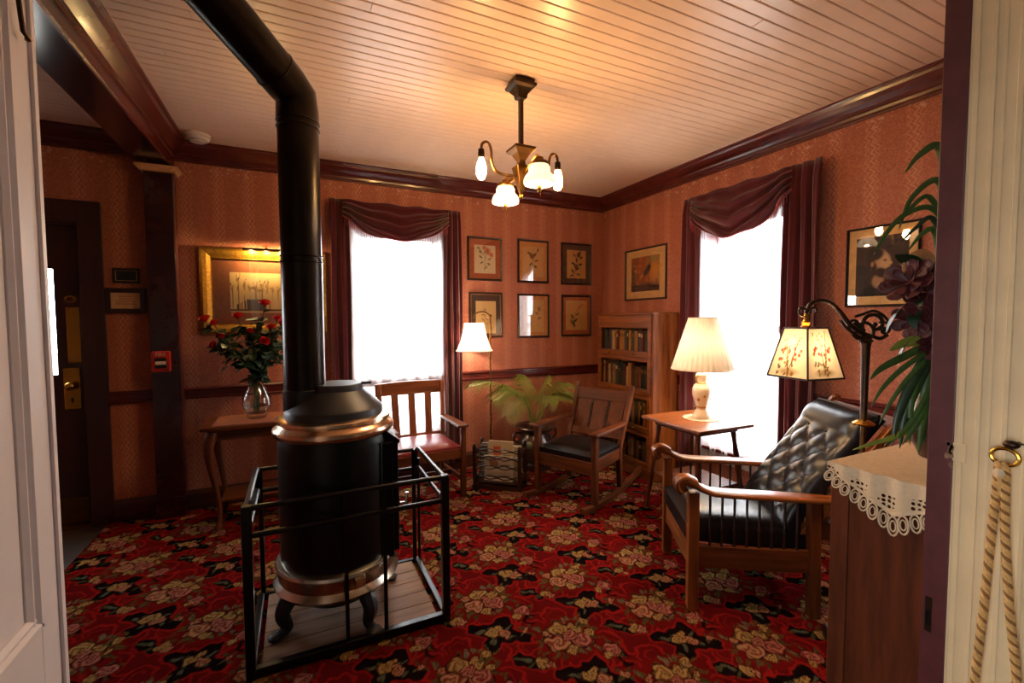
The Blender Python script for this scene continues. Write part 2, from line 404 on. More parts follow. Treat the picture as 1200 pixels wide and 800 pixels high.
# ceiling: painted narrow boards, each its own piece
ceil = struct(MB().ext(LW-.15, RW+.15, -2.55, B+.15, H-.0008, H+.1).obj('ceiling', 'ceiling_gap'), 'ceiling of narrow pale painted boards running left to right')
PW = .0635; rng = random.Random(3); cache = {}
def plank(x0, x1, y):
    k = round(x1-x0, 3)
    if k not in cache:
        q = MB(); w = PW-.0034
        q.sweep([(-w/2, .014), (-w/2, .0025), (-w/2+.004, 0), (w/2-.004, 0), (w/2, .0025), (w/2, .014)], (-k/2, 0, 0), (k/2, 0, 0), (0,1,0))
        cache[k] = q.mesh('plank'); cache[k].materials.append(M['ceiling_paint'])
    o = bpy.data.objects.new('plank', cache[k]); COL.objects.link(o); o.parent = ceil; o.location = ((x0+x1)/2, y, H-.006)
y = FY1+PW/2; row = 0
while y < B:
    j = [-.55, -.38, .32, None, -.47, None, 1.9][row % 7] if row % 2 else None
    if j is None: plank(-.81, RW, y)
    else: plank(-.81, j-.0015, y); plank(j+.0015, RW, y)
    if y > 1.6: plank(LW, -1.0, y)
    y += PW; row += 1

# mouldings
CROWN = [(0,0), (.115,0), (.115,-.012), (.104,-.02), (.098,-.036), (.075,-.058), (.048,-.076), (.040,-.092), (.030,-.096), (.026,-.112), (.016,-.118), (.014,-.132), (0,-.132)]
RAIL = [(0,0), (.020,0), (.030,-.008), (.030,-.020), (.020,-.028), (.018,-.066), (.028,-.074), (.026,-.086), (0,-.092)]
BASE = [(0,0), (.018,0), (.018,.125), (.012,.145), (.006,.16), (0,.16)]
HC = H-.006
def mould(name, prof, segs, out, mat, label):
    mb = MB()
    for p, q in segs: mb.sweep(prof, p, q, out)
    return struct(mb.obj(name, mat), label)
mould('trim_1', CROWN, [((LW,B,HC),(-1.0,B,HC)), ((-.81,B,HC),(RW,B,HC))], (0,-1,0), 'trim_paint', 'dark maroon cornice along the top of the far wall')
mould('trim_2', CROWN, [((RW,FY1,HC),(RW,B,HC))], (-1,0,0), 'trim_paint', 'dark maroon cornice along the top of the right wall')
mould('trim_3', RAIL, [((-1.226,B,.957),(-.95,B,.957)), ((-.775,B,.957),(RW,B,.957))], (0,-1,0), 'trim_paint', 'maroon chair rail along the far wall')
mould('trim_4', RAIL, [((RW,FY1,.957),(RW,W2[0]-.06,.957)), ((RW,W2[1]+.06,.957),(RW,B,.957))], (-1,0,0), 'trim_paint', 'maroon chair rail along the right wall')
mould('baseboard_back', BASE, [((-1.226,B,0),(-.95,B,0)), ((-.775,B,0),(RW,B,0))], (0,-1,0), 'baseboard_wood', 'brown baseboard along the far wall')
mould('baseboard_right', BASE, [((RW,FY1,0),(RW,B,0))], (-1,0,0), 'baseboard_wood', 'brown baseboard along the right wall')

# beam and pilaster between the parlour and the entry
beam = sempty('trim_5', 'heavy maroon ceiling beam running from the pilaster over the doorway')
MB().ext(-1.0, -.81, FY1, B, 2.595, H).obj('beam_core', 'trim_dark', beam, bevel=.004)
SIDE = [(0,0), (.115,0), (.115,-.014), (.100,-.026), (.092,-.05), (.060,-.075), (.036,-.092), (.034,-.112), (.022,-.118), (.020,-.186), (.012,-.194), (0,-.194)]
MB().sweep(SIDE, (-.81,FY1,HC), (-.81,B,HC), (1,0,0)).obj('moulding', 'trim_paint', beam)
MB().sweep(CROWN, (-1.0,FY1,HC), (-1.0,B,HC), (-1,0,0)).obj('moulding', 'trim_dark', beam)
post = sempty('trim_6', 'dark maroon wall pilaster with a pale cap under the beam')
MB().ext(-.955, -.785, 4.045, B, 0, 2.535).obj('shaft', 'trim_dark', post, bevel=.004)
MB().tube([(-.782,4.062,.16), (-.782,4.062,2.53)], .012, 8).obj('bead', 'trim_paint', post, smooth=True)
MB().ext(-.965, -.775, 4.035, B, 0, .16).obj('plinth', 'trim_dark', post, bevel=.004)
MB().sweep([(0,0),(.022,.004),(.03,.02),(.045,.026),(.045,.042),(0,.042)], (-.975,4.045,2.53), (-.765,4.045,2.53), (0,-1,0)).sweep(
    [(0,0),(.02,.004),(.028,.02),(.04,.026),(.04,.042),(0,.042)], (-.785,4.01,2.53), (-.785,B,2.53), (1,0,0)).sweep(
    [(0,0),(.02,.004),(.028,.02),(.04,.026),(.04,.042),(0,.042)], (-.955,4.01,2.53), (-.955,B,2.53), (-1,0,0)).obj('cap', 'cap_paint', post)

# ------------------------------------------------------------------ windows
def window(name, label, w, h, loc, rz):
    """local: x along the wall, -y into the room, z up from the sill"""
    r = sempty(name, label, loc, rz); t = .05
    MB().ext(-w/2, -w/2+.03, .0, .15, 0, h).ext(w/2-.03, w/2, .0, .15, 0, h).ext(-w/2+.03, w/2-.03, .0, .15, h-.03, h).ext(-w/2+.03, w/2-.03, 0, .15, 0, .03).obj('window_frame', 'white_paint', r)
    MB().ext(-w/2-.09, -w/2, -.022, 0, -.02, h+.09).ext(w/2, w/2+.09, -.022, 0, -.02, h+.09).ext(-w/2, w/2, -.022, 0, h, h+.09).obj('casing', 'trim_paint', r, bevel=.003)
    MB().ext(-w/2-.11, w/2+.11, -.06, .0, -.045, -.02).obj('window_sill', 'trim_paint', r, bevel=.004)
    hm = h*.515
    for z0, z1, y0 in ((.03, hm+.02, .05), (hm-.02, h-.03, .09)):
        s = MB().ext(-w/2+.03, -w/2+.03+t, y0, y0+.035, z0, z1).ext(w/2-.03-t, w/2-.03, y0, y0+.035, z0, z1).ext(-w/2+.03+t, w/2-.03-t, y0, y0+.035, z0, z0+t).ext(-w/2+.03+t, w/2-.03-t, y0, y0+.035, z1-t*.8, z1).obj('sash', 'white_paint', r)
        MB().ext(-w/2+.03+t, w/2-.03-t, y0+.015, y0+.02, z0+t, z1-t*.8).obj('pane', 'pane_glass', s)
    return r
window('window_1', 'tall sash window in the far wall behind a white sheer', W1[1]-W1[0], W1[3]-W1[2], ((W1[0]+W1[1])/2, B, W1[2]), 0)
window('window_2', 'tall sash window in the right wall behind a white sheer', W2[1]-W2[0], W2[3]-W2[2], (RW, (W2[0]+W2[1])/2, W2[2]), -pi/2)

# ------------------------------------------------------------------ doors
d1 = sempty('door_1', 'white panelled door leaf standing open at the left edge', (-.5, .41, 0))
# local: face at x=0, leaf runs along +y from the hinge, width .955
dw, dh = .957, 2.42
MB().ext(-.045, 0, 0, .115, .01, dh).ext(-.045, 0, dw-.108, dw, .01, dh).ext(-.045, 0, .115, dw-.108, .01, .22).ext(-.045, 0, .115, dw-.108, .66, .82).ext(-.045, 0, .115, dw-.108, dh-.12, dh).obj('door_frame', 'white_paint', d1, bevel=.002)
for z0, z1 in ((.22, .66), (.82, dh-.12)):
    pn = MB().ext(-.034, -.014, .11, dw-.10, z0-.005, z1+.005).obj('door_panel', 'white_paint', d1)
    PR = [(0,0), (.030,0), (.030,.004), (.022,.012), (.014,.010), (.008,.018), (0,.018)]
    y0, y1 = .115, dw-.108
    MB().sweep(PR, (-.014,y0,z0), (-.014,y0,z1), (0,1,0), (1,0,0)).sweep(PR, (-.014,y1,z0), (-.014,y1,z1), (0,-1,0), (1,0,0)).sweep(PR, (-.014,y0,z0), (-.014,y1,z0), (0,0,1), (1,0,0)).sweep(PR, (-.014,y0,z1), (-.014,y1,z1), (0,0,-1), (1,0,0)).obj('panel_moulding', 'white_paint', pn)
MB().sweep([(0,0),(.008,0),(.008,.004),(.004,.007),(0,.007)], (0,dw-.036,.01), (0,dw-.036,dh), (0,1,0), (1,0,0)).obj('astragal', 'white_paint', d1)
hk = MB().tube([(.010,.862,2.15), (.013,.864,2.085), (.015,.866,2.05), (.018,.882,2.043), (.012,.888,2.046)], .0045, 8).obj('hook', 'bronze', d1, smooth=True)
MB().ball((.008,.862,2.152), .009).obj('hook_eye', 'bronze', d1, smooth=True)

jm = sempty('trim_7', 'cream moulded door jamb with a chipped maroon edge at the right', (1.4, 0, 0))
MB().ext(0, .02, .497, .545, 0, 2.45).obj('edge_strip', 'jamb_paint', jm, bevel=.002)
MB().ext(.003, .03, .20, .497, 0, 2.45).obj('jamb_board', 'cream_paint', jm)
for y0, y1, dp in ((.479,.494,.003), (.452,.462,.003), (.436,.443,.002), (.408,.420,.003), (.375,.386,.003)):
    MB().sweep([(-(y1-y0)/2,0), (-(y1-y0)/3,dp), ((y1-y0)/3,dp), ((y1-y0)/2,0)], (.004,(y0+y1)/2,0), (.004,(y0+y1)/2,2.45), (0,1,0), (-1,0,0)).obj('bead', 'cream_paint', jm)
MB().ext(-.0015, .004, .5235, .5365, .682, .770).obj('strike_plate', 'bronze', jm)
MB().ext(-.003, .0, .527, .533, .70, .735).obj('strike_hole', 'iron_black', jm)
MB().ext(.0005, .004, .474, .499, 1.122, 1.166).obj('patch_plate', 'cream_paint', jm, bevel=.002)
rg = random.Random(5); mb = MB()
for k in range(9):
    a = [(cos(i/7*2*pi)*(.003+.003*rg.random()), sin(i/7*2*pi)*(.004+.006*rg.random())) for i in range(7)]
    yc, zc = .499+.008*rg.random(), 1.10+.07*rg.random()
    mb.prism(a, .0012, lambda p, q, c, yc=yc, zc=zc: (-.0012+c*.5, yc+p, zc+q))
mb.obj('chipped_paint', 'hearth_wood', jm)
lj = sempty('trim_8', 'white door jamb behind the open leaf', (-.5, 0, 0)); MB().ext(-.06, -.046, FY0, FY1, 0, 2.45).obj('jamb_board', 'white_paint', lj)

d2 = sempty('door_2', 'dark wooden entry door with brass plates and a bright glass light', (0, B, 0))
x0, x1, zt = D2[0], D2[1], D2[3]
MB().ext(x1-.004, x1+.124, -.025, 0, 0, zt+.15).ext(x0-.124, x0+.004, -.025, 0, 0, zt+.15).ext(x0+.004, x1-.004, -.025, 0, zt-.004, zt+.15).obj('casing', 'door_wood', d2, bevel=.004)
MB().ext(x1-.02, x1, 0, .15, 0, zt).ext(x0, x0+.02, 0, .15, 0, zt).ext(x0+.02, x1-.02, 0, .15, zt-.02, zt).obj('door_jamb', 'door_wood', d2)
gx0, gx1, gz0, gz1 = x0+.17, -1.515, 1.09, 1.83
sl = MB(); wall_cells(sl, [x0+.02, gx0, gx1, x1-.02], [.02, gz0, gz1, zt-.02], [(gx0,gx1,gz0,gz1)], lambda a, b, c, d: sl.ext(a, b, .05, .095, c, d))
slab = sl.obj('door_slab', 'door_wood', d2)
MB().ext(gx0, gx1, .068, .074, gz0, gz1).obj('pane', 'pane_glass', slab)
MB().ext(-1.458, -1.365, .044, .051, 1.172, 1.562).obj('push_plate', 'brass', d2, bevel=.002)
for zz in (1.185, 1.367, 1.549): MB().ball((-1.445,.043,zz), .005).ball((-1.378,.043,zz), .005).obj('screw', 'old_brass', d2)
MB().prism([(cos(a)*.035, sin(a)*.026) for a in np.linspace(0, 2*pi, 20)[:-1]], .006, lambda p, q, c: (-1.43+p, .05-c, 1.62+q)).obj('number_plate', 'brass', d2)
MB().prism([(cos(a)*.022, sin(a)*.015) for a in np.linspace(0, 2*pi, 20)[:-1]], .003, lambda p, q, c: (-1.43+p, .0445-c, 1.62+q)).obj('number_plate_boss', 'old_brass', d2)
lk = MB().ext(-1.488, -1.396, .042, .051, .841, 1.136).obj('lock_plate', 'brass', d2, bevel=.004)
MB().ball((-1.442,.005,1.01), (.03,.026,.03), 14, 10).tube([(-1.442,.045,1.01), (-1.442,.01,1.01)], .012, 10).obj('door_knob', 'brass', lk, smooth=True)
MB().ext(-1.447, -1.437, .038, .043, .89, .925).obj('keyhole', 'iron_black', lk)
MB().ext(x0+.03, -1.372, .044, .051, .03, .20).obj('kick_plate', 'old_brass', d2, bevel=.002)
MB().ext(x0, x1, -.03, .12, 0, .02).obj('threshold', 'brass', d2)

# ================================================================== CARPET
def carpet():
    x0, x1, y0, y1 = -1.26, RW-.02, FY1, B-.02; st = .0062
    nx, ny = int((x1-x0)/st), int((y1-y0)/st)
    c = Canvas(nx, ny, x1-x0, y1-y0, (126, 16, 16), x0, y0)
    X, Y = c.X, c.Y
    # wobble so that edges look woven and hand drawn
    wx = .006*np.sin(X*61+2*np.sin(Y*47))+.004*np.sin(Y*83+X*29); wy = .006*np.sin(Y*57+2*np.sin(X*53))+.004*np.sin(X*91-Y*31)
    A1, A2 = np.array((.494, 0.)), np.array((.247, .411)); Mi = np.linalg.inv(np.stack([A1, A2], 1))
    def local(ox, oy):
        dx, dy = X+wx-ox, Y+wy-oy; a = Mi[0,0]*dx+Mi[0,1]*dy; b = Mi[1,0]*dx+Mi[1,1]*dy
        ib = np.round(b); b2 = b-ib; a2 = a-np.round(a)
        best = None
        for da in (-1, 0, 1):
            for db in (-1, 0, 1):
                u, v = A1[0]*(a2+da)+A2[0]*(b2+db), A1[1]*(a2+da)+A2[1]*(b2+db); d = u*u+v*v
                if best is None: best = [d, u, v]
                else:
                    m = d < best[0]; best = [np.where(m, d, best[0]), np.where(m, u, best[1]), np.where(m, v, best[2])]
        return best[1], best[2]
    mx, my = 1.06, 2.262
    def ell(u, v, cx, cy, rx, ry, a, col, soft=.2):
        x, y = u-cx, v-cy; q, s = cos(a), sin(a); d = np.sqrt(((x*q+y*s)/rx)**2+((-x*s+y*q)/ry)**2); c.put((1-d)/soft, col)
    def ring(u, v, cx, cy, r, w, col, a0=None, a1=None):
        d = np.abs(np.hypot(u-cx, v-cy)-r); m = (w-d)/(w*.5)
        if a0 is not None:
            an = (np.arctan2(v-cy, u-cx)-a0) % (2*pi); m = np.where(an < a1, m, 0)
        c.put(m, col)
    def rose(u, v, cx, cy, r, hue):
        x, y = u-cx, v-cy; d = np.hypot(x, y)/r; an = np.arctan2(y, x)
        edge = 1+.10*np.cos(5*an+cx*90)
        sp = np.clip(.62+.6*np.sin(d*13-an*2+cx*70+1.2*np.sin(3*an+d*4)), 0, 1); m = (edge-d)/.12
        pal = {'pink': ((226,150,122), (196,92,82), (138,40,44)), 'yellow': ((226,190,116), (204,150,78), (140,84,44)), 'peach': ((232,172,124), (208,120,84), (140,56,44))}[hue]
        l, mi, dk = [np.array(lin(p)) for p in pal]
        col = np.where(sp[...,None] > .5, mi+(l-mi)*(2*sp[...,None]-1), dk+(mi-dk)*(2*sp[...,None]))
        col = col*(1-.35*np.clip(1-d*2.2, 0, 1)[...,None])*(1-.55*np.clip((d-.84)*7, 0, 1)[...,None]); c.put((edge*1.12-d)/.08, (52,20,16)); c.put(m, col)
    def leaf(u, v, cx, cy, L, a, col):
        ell(u, v, cx, cy, L, L*.38, a, col, .35); 
        x, y = u-cx, v-cy; s = -x*sin(a)+y*cos(a); t = x*cos(a)+y*sin(a); c.put(np.where(np.abs(t) < L*.8, (.0035-np.abs(s))/.003, 0)*.6, (60,52,28))
    SR, DR = (186, 34, 30), (96, 10, 12)
    # bouquet cartouche: darker red field with bright scroll outlines
    u, v = local(mx+.275, my-.165)
    ell(u, v, 0, 0, .19, .15, -.5, (140, 18, 17), .1)
    for cx, cy, r, a0, a1 in ((-.13,.11,.075,.3,4.4), (.13,-.11,.08,3.3,4.4), (.15,.06,.07,-1.2,4.0), (-.15,-.07,.07,1.6,4.2), (.02,.16,.06,-.4,3.8), (-.02,-.165,.065,2.6,4.0), (.05,-.19,.045,2.9,4.2), (-.19,.03,.045,.6,4.0)):
        ring(u, v, cx, cy, r, .0075, SR, a0, a1); ring(u, v, cx, cy, r*.55, .0055, (162,30,28), a0+.8, a1*.8)
    # black medallions
    u, v = local(mx, my)
    def lobed(grow, col, dark=True):
        for cx, cy, rx, ry, a in ((0,0,.105,.062,-.74), (-.085,.065,.055,.036,-.5), (.088,-.07,.055,.036,-1.0), (.045,.055,.05,.042,.5), (-.05,-.055,.05,.042,.5), (.02,.02,.06,.07,0)):
            ell(u, v, cx, cy, rx+grow, ry+grow, a, col, .1)
    lobed(.011, SR); lobed(0, (13, 11, 12))
    for L, a, r in ((.026,.3,.052), (.026,2.2,.048), (.024,-2.4,.055), (.026,-.9,.058), (.026,2.6,.085)):
        leaf(u, v, cos(a)*r, sin(a)*r, L, a+.3, (96,98,62) if L > .027 else (120,126,100))
    rose(u, v, -.022, .016, .033, 'yellow'); rose(u, v, .026, -.016, .032, 'peach'); rose(u, v, .012, .03, .02, 'yellow')
    # small black cartouche with a yellow flower
    u, v = local(mx+.05, my-.215)
    for g, col in ((.009, SR), (0, (15,12,13))):
        ell(u, v, -.028, .02, .052+g, .038+g, -.7, col, .12); ell(u, v, .01, -.03, .036+g, .03+g, -.9, col, .12)
    leaf(u, v, -.045, .03, .03, -.4, (104,106,70)); leaf(u, v, -.012, .014, .028, -1.0, (124,128,98)); leaf(u, v, .0, -.03, .024, .4, (92,96,56))
    rose(u, v, .046, -.03, .03, 'yellow'); rose(u, v, .066, -.058, .022, 'peach')
    # little dark scroll
    u, v = local(mx+.185, my+.02)
    ring(u, v, 0, 0, .032, .010, (22,12,12), .4, 4.2); ring(u, v, .05, .05, .03, .007, SR, 2, 4)
    # bouquets
    u, v = local(mx+.275, my-.165)
    rg = random.Random(11)
    for k in range(30):
        a = k/30*2*pi+rg.uniform(-.15,.15); r = rg.uniform(.085,.148)
        leaf(u, v, cos(a)*r*1.08, sin(a)*r*.95, rg.uniform(.022,.034), a+rg.uniform(-.6,.6), rg.choice([(112,108,60), (138,134,92), (88,86,48), (150,146,112), (122,96,50)]))
    rose(u, v, -.012, .060, .050, 'yellow'); rose(u, v, -.062, -.012, .052, 'peach'); rose(u, v, .046, -.035, .052, 'pink'); rose(u, v, .058, .036, .034, 'yellow')
    rose(u, v, -.022, -.078, .028, 'yellow'); rose(u, v, -.085, .062, .022, 'peach'); rose(u, v, .012, .008, .03, 'pink'); rose(u, v, .105, -.01, .02, 'yellow')
    # single roses and sprigs between
    u, v = local(mx+.165, my+.095)
    for a in (.3, 1.5, 2.6, -2.5, -1.2): leaf(u, v, cos(a)*.045, sin(a)*.045, .026, a, (112,108,62))
    rose(u, v, 0, 0, .042, 'pink'); rose(u, v, -.038, -.022, .022, 'yellow')
    u, v = local(mx-.10, my-.10)
    for a in (0, 1.2, 2.4, 3.6, 4.9): leaf(u, v, cos(a)*.036, sin(a)*.036, .024, a, (126,104,58))
    rose(u, v, 0, 0, .026, 'yellow')
    u, v = local(mx+.12, my-.04)
    for a in (.5, 2.0, 3.4, 5.0): leaf(u, v, cos(a)*.03, sin(a)*.03, .02, a+.4, (104,96,56))
    rose(u, v, 0, 0, .018, 'peach')
    me = c.mesh('carpet', lambda X, Y: (X, Y, np.full_like(X, .008)))
    o = link('carpet', me, 'carpet_wool'); s = o.modifiers.new('solid', 'SOLIDIFY'); s.thickness = .0075; s.offset = -1
    return tag(o, 'red floral carpet with rose bouquets and black medallions across the floor', 'carpet')
carpet()
CZ = .0085

# ================================================================== CURTAINS
def on_back(x, d, z): return (x, B-d, z)
def on_right(y, d, z): return (RW-d, y, z)
def panel(place, u0, u1, zt, zb, folds, amp, depth, label, side, tie=0):
    def f(a, b):
        u = u0+(u1-u0)*a; w = amp*(.45+.55*b)
        d = depth+w*sin(a*folds*2*pi+.6*sin(3*b))+.35*w*sin(a*folds*4.3*pi+1)-.02*max(0, 1-b*18)
        return place(u+.004*sin(b*9+a*5), d, zt+(zb-zt)*b)
    o = MB().grid(f, 60, 40).obj('drape', 'velvet', None, smooth=True, solid=.004); tag(o, label, 'curtain', 'burgundy curtain panels')
    e = u0 if side < 0 else u1
    fr = MB()
    for k in range(150):
        z = zt-.22-(zt-zb-.24)*k/150; q = Vector(f(0 if side < 0 else 1, (zt-z)/(zt-zb)))
        e1 = Vector(place(e+side*.004, 0, 0))-Vector(place(e, 0, 0)); fr.beam(q, q+e1*2.6+Vector((0,0,-.012)), .002, .005)
    fr.obj('fringe', 'fringe_thread', o)['kind'] = 'stuff'; return o
def sheer(place, u0, u1, zt, zb, label):
    def f(a, b): return place(u0+(u1-u0)*a, .055+.010*sin(a*46)+.006*sin(a*101+b*2), zt+(zb-zt)*b)
    return tag(MB().grid(f, 120, 6).obj('sheer_curtain', 'sheer', None, smooth=True), label, 'curtain', 'white sheer curtains')
def swag(place, u0, u1, zt, z_end, z_mid, depth, label):
    zb = lambda a: z_end+(z_mid-z_end)*(1-abs(2*a-1)**2.1)
    def f(a, b):
        e = abs(2*a-1); s_ = sin(b*2*pi*(3.2+.8*e)+1.5*e); ripple = (.013+.020*e)*(abs(s_)**.6*(1 if s_ > 0 else -1))*min(1, b*2.5)*(1-.8*max(0, e-.92)/.08)
        d = depth+.055*sin(pi*a)**.7*sin(min(1, b*1.15)*pi*.75)+ripple+.012*sin(a*30)*(1-sin(pi*a))
        return place(u0+(u1-u0)*a, d, zt+.006*sin(a*20)+(zb(a)-zt)*b)
    o = MB().grid(f, 90, 60).obj('swag_valance', 'velvet', None, smooth=True, solid=.003); tag(o, label, 'valance', 'burgundy swag valances')
    fr = MB()
    for k in range(74):
        a = .02+.96*k/73; q = Vector(f(a, 1)); fr.tube([q+Vector((0,0,.004)), q+Vector((0,0,-.02)), q+Vector((0,0,-.062-.010*random.random()))], [.0030,.0040,.0022], 4)
    fr.obj('fringe', 'fringe_thread', o)['kind'] = 'stuff'
    MB().tube([Vector(f(i/40, 1)) for i in range(41)], .006, 6).obj('braid', 'fringe_thread', o, smooth=True)
    return o
sheer(on_back, .36, 1.33, 2.40, .30, 'white sheer curtain over the far window')
sheer(on_right, 1.97, 2.82, 2.40, .30, 'white sheer curtain over the right window behind the table lamp')
panel(on_back, .27, .425, 2.485, .10, 2, .022, .095, 'burgundy curtain panel between the stovepipe and the far window', 1)
panel(on_back, 1.245, 1.425, 2.485, .10, 3, .022, .095, 'burgundy curtain panel beside the framed prints', -1)
swag(on_back, .37, 1.30, 2.475, 2.335, 2.16, .11, 'burgundy fringed swag valance above the far window')
panel(on_right, 2.70, 2.90, 2.485, .10, 2, .022, .095, 'narrow burgundy curtain panel behind the table lamp shade', -1)
panel(on_right, 1.755, 1.995, 2.485, .10, 3, .030, .11, 'wide dark burgundy curtain panel behind the bridge lamp', 1)
swag(on_right, 1.93, 2.80, 2.475, 2.32, 2.085, .115, 'burgundy fringed swag valance above the right window')
for nm, p, q, lab in (('a', on_back(.29,.06,2.45), on_back(1.40,.06,2.45), 'curtain rod hidden under the far window valance'), ('b', on_right(1.78,.06,2.45), on_right(2.88,.06,2.45), 'curtain rod hidden under the right window valance')):
    tag(MB().tube([p, q], .012, 8).obj('curtain_rod', 'bronze', None, smooth=True), lab, 'curtain rod')

# ================================================================== STOVE
st = thing('parlor_stove', 'tall black cylindrical parlor stove with copper and nickel bands inside the fence', 'stove', (.16, 2.35, 0.03))
z = -.03
MB().lathe([(.235,.29+z),(.252,.305+z),(.255,.33+z),(.255,.88+z),(.25,.93+z),(.235,.95+z)], 56).obj('body', 'stove_black', st, smooth=True)
MB().lathe([(.18,.185+z),(.262,.20+z),(.284,.212+z),(.290,.226+z),(.278,.240+z),(.268,.250+z),(.271,.300+z),(.280,.313+z),(.276,.325+z),(.25,.335+z)], 56).obj('lower_band', 'nickel', st, smooth=True)
MB().box((.075,-.262,.276+z), (.05,.008,.035), rz=.28).obj('name_plate', 'nickel', st, bevel=.002)
MB().lathe([(.245,.918+z),(.266,.922+z),(.276,.934+z),(.278,.950+z),(.270,.966+z),(.258,.974+z),(.254,.982+z),(.262,.990+z),(.260,1.002+z),(.24,1.010+z)], 56).obj('upper_band', 'copper', st, smooth=True)
MB().lathe([(.226,1.0+z),(.226,1.038+z),(.220,1.046+z),(.135,1.128+z),(.05,1.13+z)], 56).obj('dome', 'stove_grey', st, smooth=True)
MB().lathe([(.118,1.12+z),(.120,1.150+z),(.114,1.158+z),(.02,1.160+z)], 40, (.012,-.015,0)).obj('top_plate', 'stove_grey', st, smooth=True)
MB().tube([(.12,-.05,1.155+z),(.165,-.07,1.158+z)], .006, 8).obj('lid_handle', 'iron_black', st, smooth=True)
fr = MB().ext(.10, .245, -.17, .17, .31+z, .875+z).obj('front_plate', 'stove_black', st, bevel=.006)
bx = MB().ext(.20, .275, -.15, .15, .33+z, .865+z).obj('fire_door', 'stove_black', st, bevel=.006)
MB().prism([(.16,.86),(.28,.86),(.285,.875),(.20,.945),(.16,.945)], .30, lambda p, q, c: (p, -.15+c, q+z)).obj('hood', 'stove_black', st, bevel=.004)
MB().ext(.275, .285, -.10, .10, .38+z, .70+z).obj('mica_window', 'stove_grey', bx)
MB().tube([(.285,-.12,.55+z),(.315,-.12,.55+z),(.32,-.12,.60+z)], .008, 8).obj('latch', 'nickel', bx, smooth=True)
an = -.62; rv = MB()
for k in range(8): rv.ball((.256*cos(an)+.002, .256*sin(an), .37+z+k*.068), .0055, 8, 5)
rv.obj('rivets', 'nickel', st, smooth=True)
MB().beam((.257*cos(-.75),.257*sin(-.75),.33+z), (.257*cos(-.75),.257*sin(-.75),.88+z), .012, .008, (cos(-.75),sin(-.75),0)).obj('seam_strip', 'stove_black', st)
for k in range(4):
    a = pi/4+k*pi/2-.35; c = (cos(a), sin(a))
    pts = chain([(c[0]*.15,c[1]*.15,.23+z),(c[0]*.22,c[1]*.22,.21+z),(c[0]*.275,c[1]*.275,.14+z),(c[0]*.255,c[1]*.255,.065+z),(c[0]*.30,c[1]*.30,.016)], 5)
    MB().tube(pts, [.05-.0016*i for i in range(len(pts))], 8).ball((c[0]*.305,c[1]*.305,.014), (.036,.036,.018)).obj('leg', 'stove_grey', st, smooth=True)
MB().lathe([(.05,.09),(.17,.10),(.2,.17),(.19,.20)], 32).obj('ash_pan', 'stove_black', st, smooth=True)

pp = thing('stovepipe', 'black stovepipe rising from the stove and bending up to the ceiling', 'stovepipe', (.03, 2.35, 0))
dr = Vector((-.27,-.28,.17)).normalized(); e0 = Vector((0,0,2.385)); ce = Vector((0,0,2.50)); e1 = ce+dr*.14; top = ce+dr*((H-.02-2.50)/dr.z)
R_ = .0905
MB().tube([(0,0,1.02),(0,0,1.75)], R_, 36).obj('pipe_section', 'pipe_black', pp, smooth=True)
MB().tube([(0,0,1.74),(0,0,2.39)], R_-.0015, 36).obj('pipe_section', 'pipe_black', pp, smooth=True)
g0, g1 = Vector((0,0,2.43)), ce+dr*.07
mid = (g0+g1)/2+(Vector((0,0,1))-dr).normalized()*.018
def elbow_pts(): return [Vector((0,0,2.375)), g0, mid, g1, e1]
MB().tube([Vector((0,0,2.375)), Vector((0,0,2.425)), mid*.5+ce*.5, ce+dr*.075, e1], R_+.001, 36).obj('elbow', 'pipe_black', pp, smooth=True)
MB().tube([e1-dr*.015, e1+dr*.36], R_-.001, 36).obj('pipe_section', 'pipe_black', pp, smooth=True)
MB().tube([e1+dr*.35, top], R_, 36).obj('pipe_section', 'pipe_black', pp, smooth=True)
for p, d in ((Vector((0,0,1.735)), Vector((0,0,1))), (Vector((0,0,1.762)), Vector((0,0,1))), (Vector((0,0,2.35)), Vector((0,0,1))), (Vector((0,0,2.378)), Vector((0,0,1))), (e1, dr), (e1+dr*.355, dr)):
    MB().tube([p-d*.005, p-d*.002, p+d*.002, p+d*.005], [R_, R_+.0035, R_+.0035, R_], 36, cap=False).obj('seam_band', 'pipe_black', pp, smooth=True)
MB().lathe([(R_+.002,-.10),(R_+.006,-.095),(R_+.006,.004),(R_,.008)], 36, (0,0,1.132)).obj('collar', 'stove_grey', pp, smooth=True)
MB().lathe([(R_+.005,-.02),(R_+.06,-.008),(R_+.06,0)], 36, (top.x, top.y, H-.008)).obj('ceiling_collar', 'pipe_black', pp, smooth=True)

hs = thing('hearth_pad', 'worn grey brown plank hearth pad under the stove', 'hearth', (0,0,CZ))
for k in range(5):
    y0 = 2.085+k*.107; MB().ext(-.165, .585, y0, y0+.104, 0, .0205).obj('plank', 'hearth_wood', hs, bevel=.002)
fc = thing('stove_fence', 'low black iron pipe fence around the stove', 'fence', (0,0,CZ))
FX0, FX1, FYa, FYb, FH = -.2, .622, 2.05, 2.64, .715
for x, y, w in ((FX0,FYa,.036), (FX1,FYa,.036)): MB().box((x,y,FH/2), (w,w,FH)).obj('post', 'iron_black', fc, bevel=.004)
for x in (FX0+.01, FX1-.012): MB().tube([(x,FYb,0),(x,FYb,FH-.03)], .012, 10).obj('post', 'iron_black', fc, smooth=True)
for x in (FX1+.012,): MB().tube([(x,FYb-.02,0),(x,FYb-.02,FH-.08)], .008, 8).obj('post', 'iron_black', fc, smooth=True)
